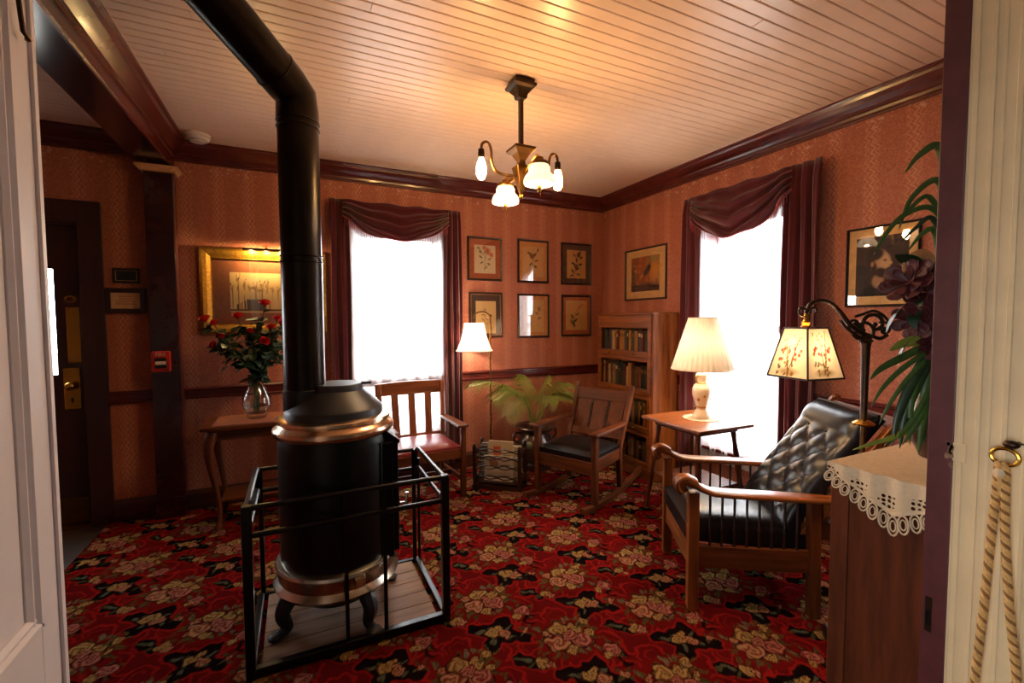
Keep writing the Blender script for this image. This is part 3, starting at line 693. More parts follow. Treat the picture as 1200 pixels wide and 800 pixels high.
for zz in (FH-.012, FH-.125):
    MB().tube([(FX0,FYa,zz),(FX1,FYa,zz)], .012, 10).obj('rail', 'iron_black', fc, smooth=True)
    for x in (FX0, FX1):
        MB().tube(chain([(x,FYa,zz),(x,FYa+.2,zz),(x,FYb-.12,zz+.006),(x,FYb-.045,zz-.006),(x,FYb-.012,zz-.05),(x,FYb-.008,zz-.11)], 6), .0125, 10).obj('rail', 'iron_black', fc, smooth=True)
    MB().tube([(FX0+.01,FYb,zz-.02),(FX1-.012,FYb,zz-.02)], .011, 10).obj('rail', 'iron_black', fc, smooth=True)
MB().ext(FX0, FX1, FYa-.016, FYa+.016, 0, .04).obj('base_rail', 'iron_black', fc, bevel=.003)
for x in (FX0, FX1): MB().ext(x-.014, x+.014, FYa, FYb, 0, .03).obj('base_rail', 'iron_black', fc, bevel=.003)
MB().ext(FX0, FX1, FYb-.012, FYb+.012, 0, .022).obj('base_rail', 'iron_black', fc, bevel=.003)
for x in (.172, .338): MB().box((x,FYa,.35), (.016,.016,.70)).obj('baluster', 'iron_black', fc)

# ================================================================== FURNITURE
def pillow(w, d, h, edge=.02, n=18, bulge=.5, z0=0):
    """rounded seat cushion: closed grid, top domed"""
    def f(a, b):
        x, y = (a-.5)*w, (b-.5)*d; e = (1-abs(2*a-1)**5)*(1-abs(2*b-1)**5); return (x, y, z0+h*(1-bulge)+h*bulge*max(0, e)**.5)
    def g(a, b): return ((a-.5)*w, (b-.5)*d, z0)
    m = MB().grid(f, n, n); m.grid(g, n, n); N0 = n*n
    rim = [i for i in range(n)]+[n*j+n-1 for j in range(1, n)]+[n*(n-1)+i for i in range(n-2, -1, -1)]+[n*j for j in range(n-2, 0, -1)]
    for k in range(len(rim)):
        a, b = rim[k], rim[(k+1) % len(rim)]; m.f.append((a, b, b+N0, a+N0))
    return m

# slat-back armchair by the far window
ch = thing('slat_armchair', 'oak slat back armchair with red leather seat in front of the far window', 'chair', (.915, 3.70, CZ), radians(3))
for s in (-1, 1):
    MB().beam((s*.285,-.245,0), (s*.285,-.245,.575), .042, .042, (0,1,0)).obj('leg', 'walnut_z', ch, bevel=.004)
    MB().beam((s*.265,.20,0), (s*.265,.19,.42), .04, .042, (0,1,0)).beam((s*.265,.19,.415), (s*.285,.255,.90), .038, .032, (0,1,0)).obj('leg', 'oak_z', ch, bevel=.004)
    MB().prism([(-.29,-.0),(-.27,.04),(.20,.03),(.20,-.03),(-.27,-.045)], .024, lambda p, q, c, s=s: (s*.285+q*1.1, p, .575+c)).obj('armrest', 'walnut_y', ch, bevel=.006)
    MB().beam((s*.285,-.23,.36), (s*.268,.19,.36), .022, .07).obj('side_rail', 'walnut_y', ch, bevel=.003)
    MB().beam((s*.285,-.23,.14), (s*.268,.19,.14), .02, .04).obj('stretcher', 'walnut_y', ch, bevel=.003)
MB().grid(lambda a, b: ((a-.5)*.62, .262-.03*(1-(2*a-1)**2)*0+.02*(2*a-1)**2*0, .80+.105*b+.012*(1-(2*a-1)**2)*b), 12, 2).obj('crest_rail', 'oak_x', ch, solid=.028, bevel=.006)
MB().beam((-.265,.20,.43), (.265,.20,.43), .02, .055, (0,.15,1)).obj('lower_rail', 'oak_x', ch, bevel=.003)
for k in (-1, 0, 1): MB().beam((k*.142,.202,.44), (k*.150,.250,.815), .062, .013, (0,1,0)).obj('slat', 'oak_z', ch, bevel=.003)
MB().beam((-.285,-.245,.36), (.285,-.245,.36), .022, .075).obj('front_rail', 'walnut_x', ch, bevel=.003)
MB().beam((-.285,-.0,.14), (.285,-.0,.14), .02, .04).obj('stretcher', 'walnut_x', ch, bevel=.003)
sc = pillow(.53, .44, .07, z0=.385); sc.v = [(x, y-.025, zz) for x, y, zz in sc.v]; sc.obj('seat', 'leather_red', ch, smooth=True)

# rocking chair
rk = thing('rocking_chair', 'oak rocking chair with black leather seat beside the bookcase', 'chair', (2.11, 3.09, CZ), radians(-64.7))
for s in (-1, 1):
    MB().beam((s*.265,-.235,.035), (s*.265,-.235,.575), .042, .05, (0,1,0)).obj('leg', 'walnut_z', rk, bevel=.004)
    MB().beam((s*.245,.235,.035), (s*.245,.215,.37), .04, .042, (0,1,0)).obj('leg', 'walnut_z', rk, bevel=.004)
    MB().beam((s*.245,.215,.36), (s*.265,.43,.875), .036, .045, (0,1,0)).obj('back_post', 'walnut_z', rk, bevel=.004)
    MB().prism([(-.30,-.03),(-.29,.045),(-.10,.05),(.27,.03),(.27,-.025)], .024, lambda p, q, c, s=s: (s*(.265+q), p, .575+c+.01*(p+.3)*-.4)).obj('armrest', 'walnut_y', rk, bevel=.006)
    pts = [(s*.262, yy, .018+.055*((yy+.02)/.5)**2) for yy in np.linspace(-.42, .62, 26)]
    q = MB()
    for a, b in zip(pts[:-1], pts[1:]): q.beam(a, b, .04, .036)
    q.obj('rocker', 'walnut_y', rk)
    MB().beam((s*.262,-.22,.335), (s*.246,.22,.335), .022, .09).obj('side_rail', 'walnut_y', rk, bevel=.003)
MB().beam((-.265,-.24,.315), (.265,-.24,.315), .022, .10).obj('front_rail', 'walnut_x', rk, bevel=.003)
MB().beam((-.245,.22,.335), (.245,.22,.335), .022, .08).obj('rear_rail', 'walnut_x', rk, bevel=.003)
dv = Vector((0,.215,.515)).normalized(); nb = Vector((0,.515,-.215)).normalized(); o0 = Vector((0,.215,.36))
MB().beam(o0+dv*.455+Vector((-.255,0,0)), o0+dv*.455+Vector((.255,0,0)), .022, .105, dv).obj('crest_rail', 'walnut_x', rk, bevel=.005)
MB().beam(o0+dv*.115+Vector((-.245,0,0)), o0+dv*.115+Vector((.245,0,0)), .022, .06, dv).obj('lower_rail', 'walnut_x', rk, bevel=.003)
for k in (-1, 0, 1): MB().beam(o0+dv*.135+Vector((k*.156,0,0)), o0+dv*.415+Vector((k*.161,0,0)), .136, .012, nb).obj('back_slat', 'walnut_z', rk, bevel=.002)
for k in (-1, 1):
    q = MB().beam(o0+dv*.14+Vector((k*.0785,.0,0)), o0+dv*.41+Vector((k*.081,.0,0)), .008, .016, nb)
    for m in range(3): q.ball(o0+dv*(.19+m*.09)+Vector((k*.08,-.01,0)), .011, 8, 5)
    q.obj('divider', 'dark_wood', rk)
sc = pillow(.50, .46, .085, z0=.362); sc.v = [(x, y-.01, zz) for x, y, zz in sc.v]; sc.obj('seat', 'leather_black', rk, smooth=True)

# glass-fronted bookcase
bc = thing('bookcase', 'tall oak sectional bookcase with glass doors against the right wall', 'bookcase', (0,0,CZ))
bx0, bx1, by0, by1, bh = 2.80, 3.098, 3.0, 3.80, 1.516
for y0, y1 in ((by0, by0+.022), (by1-.022, by1)): MB().ext(bx0+.012, bx1, y0, y1, .0, bh-.02).obj('side_panel', 'oak_z', bc, bevel=.002)
MB().ext(bx1-.012, bx1, by0+.022, by1-.022, .06, bh-.02).obj('back_panel', 'walnut_z', bc)
MB().ext(bx0-.012, bx1, by0-.012, by1+.012, bh-.022, bh).obj('top', 'oak_y', bc, bevel=.004)
MB().ext(bx0, bx1-.012, by0+.022, by1-.022, bh-.11, bh-.022).obj('header', 'oak_y', bc, bevel=.003)
MB().ext(bx0, bx1-.012, by0+.022, by1-.022, 0, .10).obj('plinth', 'oak_y', bc, bevel=.003)
TIERS = [1.155, .815, .475, .115]; TOPS = [1.405, 1.10, .76, .42]
for zb, ztop in zip(TIERS, TOPS):
    if zb > .2: MB().ext(bx0+.02, bx1-.012, by0+.022, by1-.022, zb-.055, zb-.0).obj('shelf', 'oak_y', bc)
    else: MB().ext(bx0+.02, bx1-.012, by0+.022, by1-.022, .10, .115).obj('shelf', 'oak_y', bc)
    dz0, dz1, w = zb-.05 if zb > .2 else zb-.012, ztop, .04
    q = MB().ext(bx0, bx0+.02, by0+.024, by0+.024+w, dz0, dz1).ext(bx0, bx0+.02, by1-.024-w, by1-.024, dz0, dz1).ext(bx0, bx0+.02, by0+.024+w, by1-.024-w, dz0, dz0+.055).ext(bx0, bx0+.02, by0+.024+w, by1-.024-w, dz1-.032, dz1)
    dr_ = q.obj('door', 'oak_y', bc, bevel=.002)
    MB().ext(bx0+.009, bx0+.012, by0+.024+w, by1-.024-w, dz0+.055, dz1-.032).obj('pane', 'case_glass', dr_)
    for yy in (by0+.22, by1-.22): MB().tube([(bx0,yy,dz0+.028),(bx0-.012,yy,dz0+.028)], .005, 8).ball((bx0-.017,yy,dz0+.028), .010, 8, 6).obj('knob', 'brass', dr_, smooth=True)
BOOK = [('dark green', (38,62,48)), ('rust red', (140,52,34)), ('tan', (176,128,72)), ('navy blue', (36,46,66)), ('maroon', (96,30,32)), ('cream', (210,180,130)), ('olive', (92,88,48)), ('slate grey', (80,86,86)), ('brown', (96,58,34)), ('teal', (44,84,84)), ('ochre', (190,132,52)), ('black', (30,28,28))]
for nme, col in BOOK: plain('book_'+nme.replace(' ', '_'), col, .6, var=.15, scale=40)
ORD = ['first','second','third','fourth','fifth','sixth','seventh','eighth','ninth','tenth','eleventh','twelfth','thirteenth','fourteenth','fifteenth','sixteenth','seventeenth','eighteenth','nineteenth','twentieth','twenty-first','twenty-second','twenty-third']
rb = random.Random(21)
for zb, ztop, tier in zip(TIERS, TOPS, ('top', 'second', 'third', 'bottom')):
    y = by1-.045; k = 0; last = None
    while True:
        t = rb.uniform(.026, .046); 
        if y-t < by0+.045 or k > 22: break
        hgt = rb.uniform(.185, min(.235, ztop-zb-.05)); dp = rb.uniform(.14, .19)
        nme, col = rb.choice([b for b in BOOK if b[0] != last]); last = nme
        yc = y-t/2; xs = bx0+.038+rb.uniform(0, .012)
        q = MB().prism([(xs+.006,-t/2),(xs+.001,-t/4),(xs,0),(xs+.001,t/4),(xs+.006,t/2),(xs+dp,t/2),(xs+dp,-t/2)], hgt, lambda p, w_, c: (p, w_, c))
        o = q.obj('book', 'book_'+nme.replace(' ', '_')); o.location = (0, yc, zb+CZ+.0005)
        tag(o, f'{ORD[k]} book from the left on the {tier} shelf of the bookcase, {nme} spine', 'book', f'books on the {tier} bookcase shelf')
        if rb.random() < .6: MB().ext(xs-.0006, xs+.002, -t*.3, t*.3, hgt*.68, hgt*.84).obj('spine_label', 'frame_gold_line' if rb.random() < .6 else 'paper_page', o)
        y -= t+.0015; k += 1

# side table under the right window
tb = thing('side_table', 'square oak side table with splayed legs under the right window', 'table', (2.64, 2.378, CZ), radians(-2))
MB().ext(-.26, .26, -.287, .287, .688, .712).obj('table_top', 'oak_x', tb, bevel=.006)
MB().ext(-.19, .19, -.21, .21, .65, .688).obj('apron', 'walnut_x', tb, bevel=.003)
MB().ext(-.195, .195, -.22, .22, .26, .278).obj('lower_shelf', 'walnut_x', tb, bevel=.003)
for sx in (-1, 1):
    for sy in (-1, 1):
        a, b = Vector((sx*.165,sy*.185,.68)), Vector((sx*.225,sy*.255,.0)); pts = [a+(b-a)*(i/14) for i in range(15)]
        MB().tube(pts, [.016,.020,.015,.017,.020,.021,.020,.018,.017,.021,.017,.014,.012,.011,.015], 10).obj('leg', 'walnut_z', tb, smooth=True)
TZ = CZ+.712
dl = MB().grid(lambda a, b: ((.001+.128*b*(1+.05*cos(a*2*pi*18)*b))*cos(a*2*pi), (.001+.128*b*(1+.05*cos(a*2*pi*18)*b))*sin(a*2*pi), .0025), 145, 6).obj('doily', 'lace', None, solid=.003)
dl.location = (2.71, 2.385, TZ); tag(dl, 'round white doily under the porcelain lamp on the side table', 'doily')

# Morris chair
mc = thing('morris_chair', 'oak reclining armchair with black tufted leather cushions in the right foreground', 'chair', (2.14, 1.665, CZ), radians(238))
def arm_profile(t):
    """(y, z, width) along the armrest, front curl first"""
    P = [(-.335,.600,.050), (-.350,.625,.060), (-.345,.652,.066), (-.322,.664,.070), (-.290,.648,.074), (-.255,.622,.080), (-.20,.602,.086), (-.11,.596,.090), (0,.594,.090), (.2,.588,.088), (.40,.580,.070), (.44,.578,.050)]
    x = t*(len(P)-1); i = min(int(x), len(P)-2); f = x-i; return [P[i][k]*(1-f)+P[i+1][k]*f for k in range(3)]
for s in (-1, 1):
    MB().beam((s*.272,-.285,0), (s*.272,-.285,.60), .05, .05, (0,1,0)).obj('leg', 'oak_z', mc, bevel=.004)
    MB().beam((s*.272,.285,0), (s*.272,.275,.58), .048, .05, (0,1,0)).obj('leg', 'walnut_z', mc, bevel=.004)
    def f(a, b, s=s):
        yy, zz, w = arm_profile(b); an = a*2*pi; th = .026 if b < .4 else .015
        tq = arm_profile(min(1, b+.01)); tp = arm_profile(max(0, b-.01)); ty, tz = tq[0]-tp[0], tq[1]-tp[1]; L = sqrt(ty*ty+tz*tz) or 1
        cx = abs(cos(an))**.5*(1 if cos(an) > 0 else -1); cz = abs(sin(an))**.6*(1 if sin(an) > 0 else -1)
        return (s*.275+cx*w/2, yy-tz/L*cz*th, zz+ty/L*cz*th)
    MB().grid(f, 25, 46).obj('armrest', 'oak_y', mc, smooth=True)
    q = MB()
    for k in (-1, 0, 1): q.tube(chain([(s*.275+k*.023,-.305,.670),(s*.275+k*.024,-.342,.670),(s*.275+k*.025,-.366,.648),(s*.275+k*.024,-.362,.615),(s*.275+k*.021,-.345,.60)], 4), .0125, 8)
    q.obj('carved_knuckles', 'oak_y', mc, smooth=True)
    MB().beam((s*.272,-.27,.275), (s*.272,.27,.275), .026, .11).obj('side_rail', 'walnut_y', mc, bevel=.003)
    for k in range(8):
        yy = -.205+k*.058; MB().tube([(s*.275,yy,.325),(s*.275,yy,.40),(s*.275,yy,.415),(s*.275,yy,.43),(s*.275,yy,.585)], [.007,.006,.0095,.006,.0065], 8).obj('spindle', 'dark_wood', mc, smooth=True)
    pb, pt = Vector((s*.225,.215,.34)), Vector((s*.265,.66,.985))
    MB().beam(pb, pt, .034, .045, (0,1,0)).ball(pt+Vector((0,.004,.008)), (.02,.025,.02)).obj('back_post', 'oak_z', mc, bevel=.004)
    MB().beam((s*.272,-.285,.0), (s*.272,-.285,.012), .053, .053, (0,1,0)).obj('caster_cup', 'brass', mc)
MB().beam((-.272,-.285,.265), (.272,-.285,.265), .026, .11).obj('front_rail', 'oak_x', mc, bevel=.003)
MB().beam((-.272,.28,.265), (.272,.28,.265), .026, .09).obj('rear_rail', 'walnut_x', mc, bevel=.003)
for t_, hh in ((.95,.055), (.66,.04), (.38,.04)):
    c = Vector((0,.215,.34))*(1-t_)+Vector((0,.66,.985))*t_; w = .225*(1-t_)+.265*t_
    MB().beam(c-Vector((w,0,0)), c+Vector((w,0,0)), .018, hh, (0,.445,.645)).obj('back_rail', 'oak_x', mc, bevel=.003)
sc = pillow(.50, .58, .135, z0=.325, bulge=.4); sc.v = [(x, y-.02, zz-.035*(y/.29)*.5) for x, y, zz in sc.v]; sc.obj('seat_cushion', 'leather_black', mc, smooth=True)
dv = Vector((0,.435,.60)).normalized(); nb = Vector((0,-.60,.435)).normalized(); o0 = Vector((0,.195,.39)); Lb = .70; Wb = .50
def tuft(a, b):
    p, q = a*6.0, b*8.0; h1, h2 = abs(sin(pi*(p+q)/2)), abs(sin(pi*(p-q)/2))
    e = max(0, (1-abs(2*a-1)**6)*(1-abs(2*b-1)**6))**.5; mid = min(1, min(a, 1-a)*9)*min(1, max(0, min(b, .80-b))*7)
    return e*(.050+.014*mid*(sqrt(h1*h2)*1.5-.75)+.022*max(0, sin(pi*min(1,max(0,(b-.78)/.22)))))
def fb(a, b): return o0+Vector(((a-.5)*Wb*(1-.03*sin(pi*b)), 0, 0))+dv*b*Lb+nb*(.05+tuft(a, b))
def bk_(a, b): return o0+Vector(((a-.5)*Wb*(1-.03*sin(pi*b)), 0, 0))+dv*b*Lb+nb*.012
n = 64; m = MB().grid(fb, n, n); m.grid(bk_, n, n); rim = [i for i in range(n)]+[n*j+n-1 for j in range(1, n)]+[n*(n-1)+i for i in range(n-2, -1, -1)]+[n*j for j in range(n-2, 0, -1)]
for k in range(len(rim)):
    a, b = rim[k], rim[(k+1) % len(rim)]; m.f.append((a, b, b+n*n, a+n*n))
bk = m.obj('back_cushion', 'leather_black', mc, smooth=True)
MB().tube([fb(i/30, 1) for i in range(31)], .008, 8).obj('piping', 'leather_black', bk, smooth=True)
for i in range(1, 6):
    for j in range(1, 7):
        if (i+j) % 2 == 0:
            c = fb(i/6, j/8); MB().ball(c-nb*.002, .009, 8, 5).obj('button', 'leather_black', bk, smooth=True)

# cabinet in the right foreground
cb = thing('side_cabinet', 'reddish brown wooden cabinet with lace cloth beside the right door jamb', 'cabinet', (0,0,CZ))
MB().ext(1.563, 2.44, .56, .838, .06, .965).obj('body', 'cabinet_wood', cb, bevel=.003)
MB().ext(1.555, 1.566, .795, .846, .03, .965).ext(1.555, 1.566, .555, .60, .03, .965).obj('side_stile', 'cabinet_wood', cb, bevel=.003)
MB().ext(1.555, 1.565, .60, .795, .03, .13).obj('side_rail', 'cabinet_wood', cb, bevel=.003)
MB().ext(1.545, 2.46, .555, .856, .965, .988).obj('top', 'cabinet_wood', cb, bevel=.005)
for x in (1.575, 2.41):
    for y in (.575, .82): MB().ext(x-.02, x+.02, y-.02, y+.02, 0, .06).obj('foot', 'cabinet_wood', cb)
for k in range(2):
    d_ = MB().ext(1.60+k*.42, 2.0+k*.42, .838, .85, .12, .93).obj('door', 'cabinet_wood', cb, bevel=.003); MB().ball((1.97+k*.08,.862,.55), .014).obj('knob', 'brass', d_, smooth=True)
# lace cloth: top sheet and scalloped fall over the near end
TOPZ = CZ+.988
lc = thing('lace_cloth', 'cream crocheted lace cloth hanging over the corner of the cabinet', 'cloth', (0,0,TOPZ))
def lm(name):
    m_ = bpy.data.materials.new(name); m_.use_nodes = True; M[name] = m_; t = m_.node_tree; p = t.nodes['Principled BSDF']
    p.inputs['Base Color'].default_value = (*lin(206, 180, 144), 1); p.inputs['Roughness'].default_value = .9
    v = N(t, 'TexVoronoi'); v.inputs['Scale'].default_value = 72; v.inputs['Randomness'].default_value = .25; t.links.new(coords(t), v.inputs['Vector'])
    t.links.new(math_(t, 'GREATER_THAN', v.outputs['Distance'], .38), p.inputs['Alpha'])
lm('lace_open')
MB().grid(lambda a, b: (1.543+.62*a, .562+.29*b, .002+.0012*sin(a*90)*sin(b*60)), 40, 20).obj('top_sheet', 'lace', lc, solid=.003)
def fall(yn): # depth of the fall at a place along the edge, 0..1
    yy = .562+.29*yn; return .020+.118*max(0, 1-abs(yy-.672)/.19)
def lace_pt(a, b, s0=0, s1=1, out=0):
    dd = fall(a); return (1.5405-.004*sin(a*25)-out, .560+.293*a, .003-dd*(s0+(s1-s0)*b))
MB().grid(lambda a, b: lace_pt(a, b, 0, .40), 50, 6).obj('drop_band', 'lace', lc, solid=.003)
MB().grid(lambda a, b: lace_pt(a, b, .38, .72), 50, 6).obj('net_band', 'lace_open', lc, solid=.002)
MB().grid(lambda a, b: lace_pt(a, b, .70, .80, .001), 50, 4).obj('hem_band', 'lace', lc, solid=.003)
for k in range(12):
    a = (k+.5)/12; p = Vector(lace_pt(a, 1, 0, .80, .002)); q = Vector(lace_pt(a, 1, 0, 1.0, .003))+Vector((0, (a-.4)*.02, -.028)); d_ = (q-p)
    loop = MB(); e = Vector((0,1,0))
    for r_, w_ in ((.0125,.0028), (.0070,.0020)):
        loop.tube([p+d_*.5+e*r_*cos(t)+d_*(.5*r_/.0125)*sin(t) for t in np.linspace(0, 2*pi, 15)], w_, 5, cap=False)
    loop.obj('scallop', 'lace', lc, smooth=True)

# console table at the left
ct = thing('console_table', 'small wooden console table with curved legs below the gilt picture', 'table', (-.17, 3.755, CZ))
MB().prism([(-.43,-.20),(-.36,-.225),(.36,-.225),(.43,-.20),(.43,.20),(-.43,.20)], .026, lambda p, q, c: (p, q, .716+c)).obj('table_top', 'walnut_x', ct, bevel=.006)
MB().ext(-.36, .36, -.17, .165, .64, .716).obj('apron', 'walnut_x', ct, bevel=.003)
for sx in (-1, 1):
    for sy in (-1, 1):
        pts = chain([(sx*.36,sy*.155,.70),(sx*.385,sy*.175,.60),(sx*.375,sy*.17,.45),(sx*.345,sy*.15,.25),(sx*.335,sy*.145,.10),(sx*.36,sy*.16,.015)], 5)
        MB().tube(pts, [.034,.036,.037,.036,.034,.032,.030,.028,.026,.024,.022,.020,.019,.018,.017,.016,.0155,.015,.015,.0145,.014,.0145,.016,.019,.021,.014], 10).obj('leg', 'walnut_z', ct, smooth=True)
MB().ext(-.33, .33, -.13, .14, .20, .216).obj('lower_shelf', 'walnut_x', ct, bevel=.003)
rn = MB().grid(lambda a, b: (-.36+.72*a, (-.19+.36*b)-.008*abs(sin(a*40))*(1 if b < .2 else 0), .002), 90, 8).obj('table_runner', 'mat_tan', None, solid=.003)
rn.location = (-.17, 3.755, CZ+.743); tag(rn, 'tan scalloped runner on the console table under the rose vase', 'cloth')

# magazine rack
mr = thing('magazine_rack', 'dark wooden magazine rack with pierced wavy slats on the carpet', 'rack', (1.585, 3.555, CZ), radians(-39.9))
w, d_, hh = .40, .20, .36
for s in (-1, 1):
    for e in (-1, 1): MB().beam((s*w/2, e*d_/2, 0), (s*w/2, e*d_/2*1.12, hh), .026, .026, (0,1,0)).ball((s*w/2, e*d_/2*1.12, hh+.01), .016).obj('post', 'dark_wood', mr)
    MB().ext(s*w/2-.008, s*w/2+.008, -d_/2, d_/2, .05, .10).ext(s*w/2-.008, s*w/2+.008, -d_/2, d_/2, .28, .32).obj('end_rail', 'dark_wood', mr)
for e in (-1, 0, 1):
    for k, zz in enumerate((.10, .19, .27, .335)):
        yy = e*d_/2*(1+.12*zz/hh); q = MB()
        for sg in (1, -1):
            q.tube([(-w/2+w*i/24, yy, zz+sg*(.010+.007*cos(i/24*6*pi))) for i in range(25)], .0055, 6)
        q.obj('slat', 'dark_wood', mr, smooth=True)
MB().ext(-w/2, w/2, -d_/2, d_/2, .045, .06).obj('bottom_board', 'dark_wood', mr)
MB().ext(-w/2-.02, w/2+.02, -d_/2-.02, -d_/2+.02, 0, .03).ext(-w/2-.02, w/2+.02, d_/2-.02, d_/2+.02, 0, .03).obj('foot_rail', 'dark_wood', mr)
R40 = Matrix.Rotation(radians(-39.9), 3, 'Z')
MAGS = [((.02,-.05), .22, .345, (196,176,146), (196,92,60), 'cream magazine with orange cover picture at the front of the rack'), ((.03,-.03), .27, .30, (168,150,120), (90,80,70), 'tan magazine behind the cream one in the front of the rack'),
        ((-.05,.03), .26, .30, (120,124,128), (60,66,80), 'grey magazine in the rear pocket of the rack'), ((.04,.055), .28, .285, (190,168,136), (150,60,48), 'beige magazine at the back of the rack'), ((.0,-.068), .25, .22, (220,206,186), (170,120,90), 'low pale booklet against the front slats of the rack')]
for (ox, oy), mw, mh, c1, c2, lab in MAGS:
    cv = Canvas(24, 28, mw, mh, c1); cv.rect(-mw*.32, mw*.02, mh*.02, mh*.36, c2); cv.rect(-mw*.4, mw*.4, -mh*.36, -mh*.3, tuple(int(x*.6) for x in c1)); cv.rect(mw*.1, mw*.38, mh*.1, mh*.14, (90,70,60))
    p = R40 @ Vector((ox, oy, 0)); t_ = thing('magazine', lab, 'magazine', (1.585+p.x, 3.555+p.y, CZ+.0605), radians(-39.9), 'magazines in the rack')
    MB().ext(-mw/2, mw/2, .0005, .009, 0, mh).obj('pages', 'paper_page', t_)
    link('cover', cv.mesh('cover', lambda X, Y, mh=mh: (X, np.full_like(X, -.0003), Y+mh/2)), 'print_ink', t_)

# ================================================================== LAMPS
# chandelier
cx, cy = 1.16, 2.29
cl = thing('chandelier', 'old brass chandelier with two frosted bell shades and two bare bulbs under the ceiling', 'chandelier', (cx, cy, 0))
def sq(prof, rz=0):
    m = MB(); n = len(prof); vs = []
    for r_, z_ in prof:
        for k in range(4): a = rz+pi/4+k*pi/2; vs.append((r_*1.414*cos(a), r_*1.414*sin(a), z_))
    return m.add(vs, [(i*4+k, i*4+(k+1)%4, (i+1)*4+(k+1)%4, (i+1)*4+k) for i in range(n-1) for k in range(4)]+[(3,2,1,0), tuple((n-1)*4+k for k in range(4))])
sq([(.014,2.685),(.026,2.69),(.030,2.712),(.050,2.738),(.066,2.748),(.068,2.762),(.058,2.766),(.058,H-.007)]).obj('canopy', 'bronze', cl, bevel=.002)
sq([(.011,2.42),(.011,2.69)]).obj('stem', 'bronze', cl)
sq([(.016,2.34),(.020,2.352),(.040,2.385),(.062,2.405),(.064,2.418),(.052,2.424),(.012,2.428)]).obj('upper_block', 'old_brass', cl, bevel=.002)
sq([(.006,2.165),(.013,2.185),(.016,2.20),(.036,2.30),(.040,2.318),(.022,2.33),(.018,2.345)]).obj('hub', 'old_brass', cl, bevel=.002)
MB().ball((0,0,2.155), (.011,.011,.016)).obj('finial', 'brass', cl, smooth=True)
for s in (-1, 1):
    arm = MB().tube(chain([(s*.02,0,2.268),(s*.10,0,2.262),(s*.155,0,2.275),(s*.178,0,2.32),(s*.182,0,2.375),(s*.192,0,2.41),(s*.212,0,2.422),(s*.234,0,2.408),(s*.24,0,2.375)], 6), .0075, 8).obj('bulb_arm', 'old_brass', cl, smooth=True)
    MB().lathe([(.010,.03),(.016,.026),(.018,.0),(.016,-.016),(.013,-.02)], 14, (s*.24,0,2.352)).obj('socket', 'bronze', arm, smooth=True)
    MB().lathe([(.005,-.122),(.018,-.114),(.027,-.088),(.028,-.068),(.023,-.036),(.014,-.010),(.012,.0)], 12, (s*.24,0,2.338)).obj('bulb', 'bulb_lit', arm, smooth=True)
    MB().tube([(s*.24+s*.016,-.01,2.34),(s*.24+s*.024,-.012,2.29),(s*.24+s*.024,-.012,2.235)], .0012, 5).ball((s*.24+s*.024,-.012,2.231), .005).obj('pull_chain', 'brass', arm)
    sa = MB().tube(chain([(0,s*.02,2.275),(0,s*.09,2.285),(0,s*.15,2.312),(0,s*.19,2.318),(0,s*.21,2.30)], 5), .0085, 8).prism([(-.02,0),(.0,.035),(.05,.028),(.12,.02),(.12,.0)], .006, lambda p, q, c, s=s: (c-.003, s*(.04+p), 2.27+q)).obj('shade_arm', 'brass', cl, smooth=True)
    MB().lathe([(.008,.05),(.020,.045),(.026,.03),(.046,.022),(.050,.012),(.048,.004)], 20, (0,s*.21,2.258)).obj('gallery', 'old_brass', sa, smooth=True)
    MB().lathe([(.030,.058),(.048,.05),(.056,.036),(.055,.022),(.057,.012),(.072,-.004),(.080,-.022),(.082,-.036),(.078,-.046)], 32, (0,s*.21,2.212), cap=False).obj('glass_shade', 'milk_glass', sa, smooth=True, solid=.002)
    MB().lathe([(.005,-.03),(.010,-.024),(.011,.0),(.007,.01)], 12, (0,s*.21,2.155)).tube([(.006,s*.21,2.15),(.008,s*.21,2.10)], .0012, 5).obj('switch', 'brass', sa, smooth=True)
    bulb_light(cl, (0, s*.21, 2.19), P_CHAND_SHADE, .025)

# table lamp with pleated shade
tl = thing('table_lamp', 'cream porcelain vase lamp with a tall pleated shade on the side table', 'lamp', (2.71, 2.385, TZ+.005))
MB().lathe([(.0,0),(.062,0),(.064,.02),(.056,.032),(.050,.05),(.036,.068),(.040,.085)], 28, wob=lambda a, t: 1+.05*abs(cos(2*a))).obj('base', 'porcelain', tl, smooth=True)
MB().lathe([(.036,.08),(.044,.10),(.060,.15),(.068,.19),(.067,.215),(.056,.245),(.040,.262),(.034,.28),(.040,.30),(.042,.325),(.034,.335)], 28).obj('vase_body', 'porcelain', tl, smooth=True)
for s in (-1, 1): MB().tube(chain([(s*.03,0,.32),(s*.062,0,.315),(s*.060,0,.285),(s*.046,0,.265)], 5), .006, 8).obj('vase_handle', 'porcelain_gold', tl, smooth=True)
MB().lathe([(.037,.078),(.045,.082),(.045,.088),(.038,.092)], 28).obj('gold_band', 'porcelain_gold', tl, smooth=True); MB().lathe([(.040,.258),(.044,.262),(.040,.266)], 28).obj('gold_band', 'porcelain_gold', tl, smooth=True)
for k in range(9):
    a = k*2*pi/9; q = MB(); zz = .17+.03*sin(k*2.1)
    q.ball((.0585*cos(a),.0585*sin(a),zz), (.010,.010,.013), 8, 6); q.obj('painted_flower', 'porcelain_rose' if k % 2 else 'porcelain_gold', tl, smooth=True)
MB().tube([(0,0,.33),(0,0,.43)], .008, 8).obj('stem', 'brass', tl, smooth=True)
pl_ = lambda a, t: 1+.016*cos(a*36)
MB().lathe([(.216,.365),(.100,.745)], 184, cap=False, wob=pl_).obj('lamp_shade', 'shade_cream', tl, smooth=True)
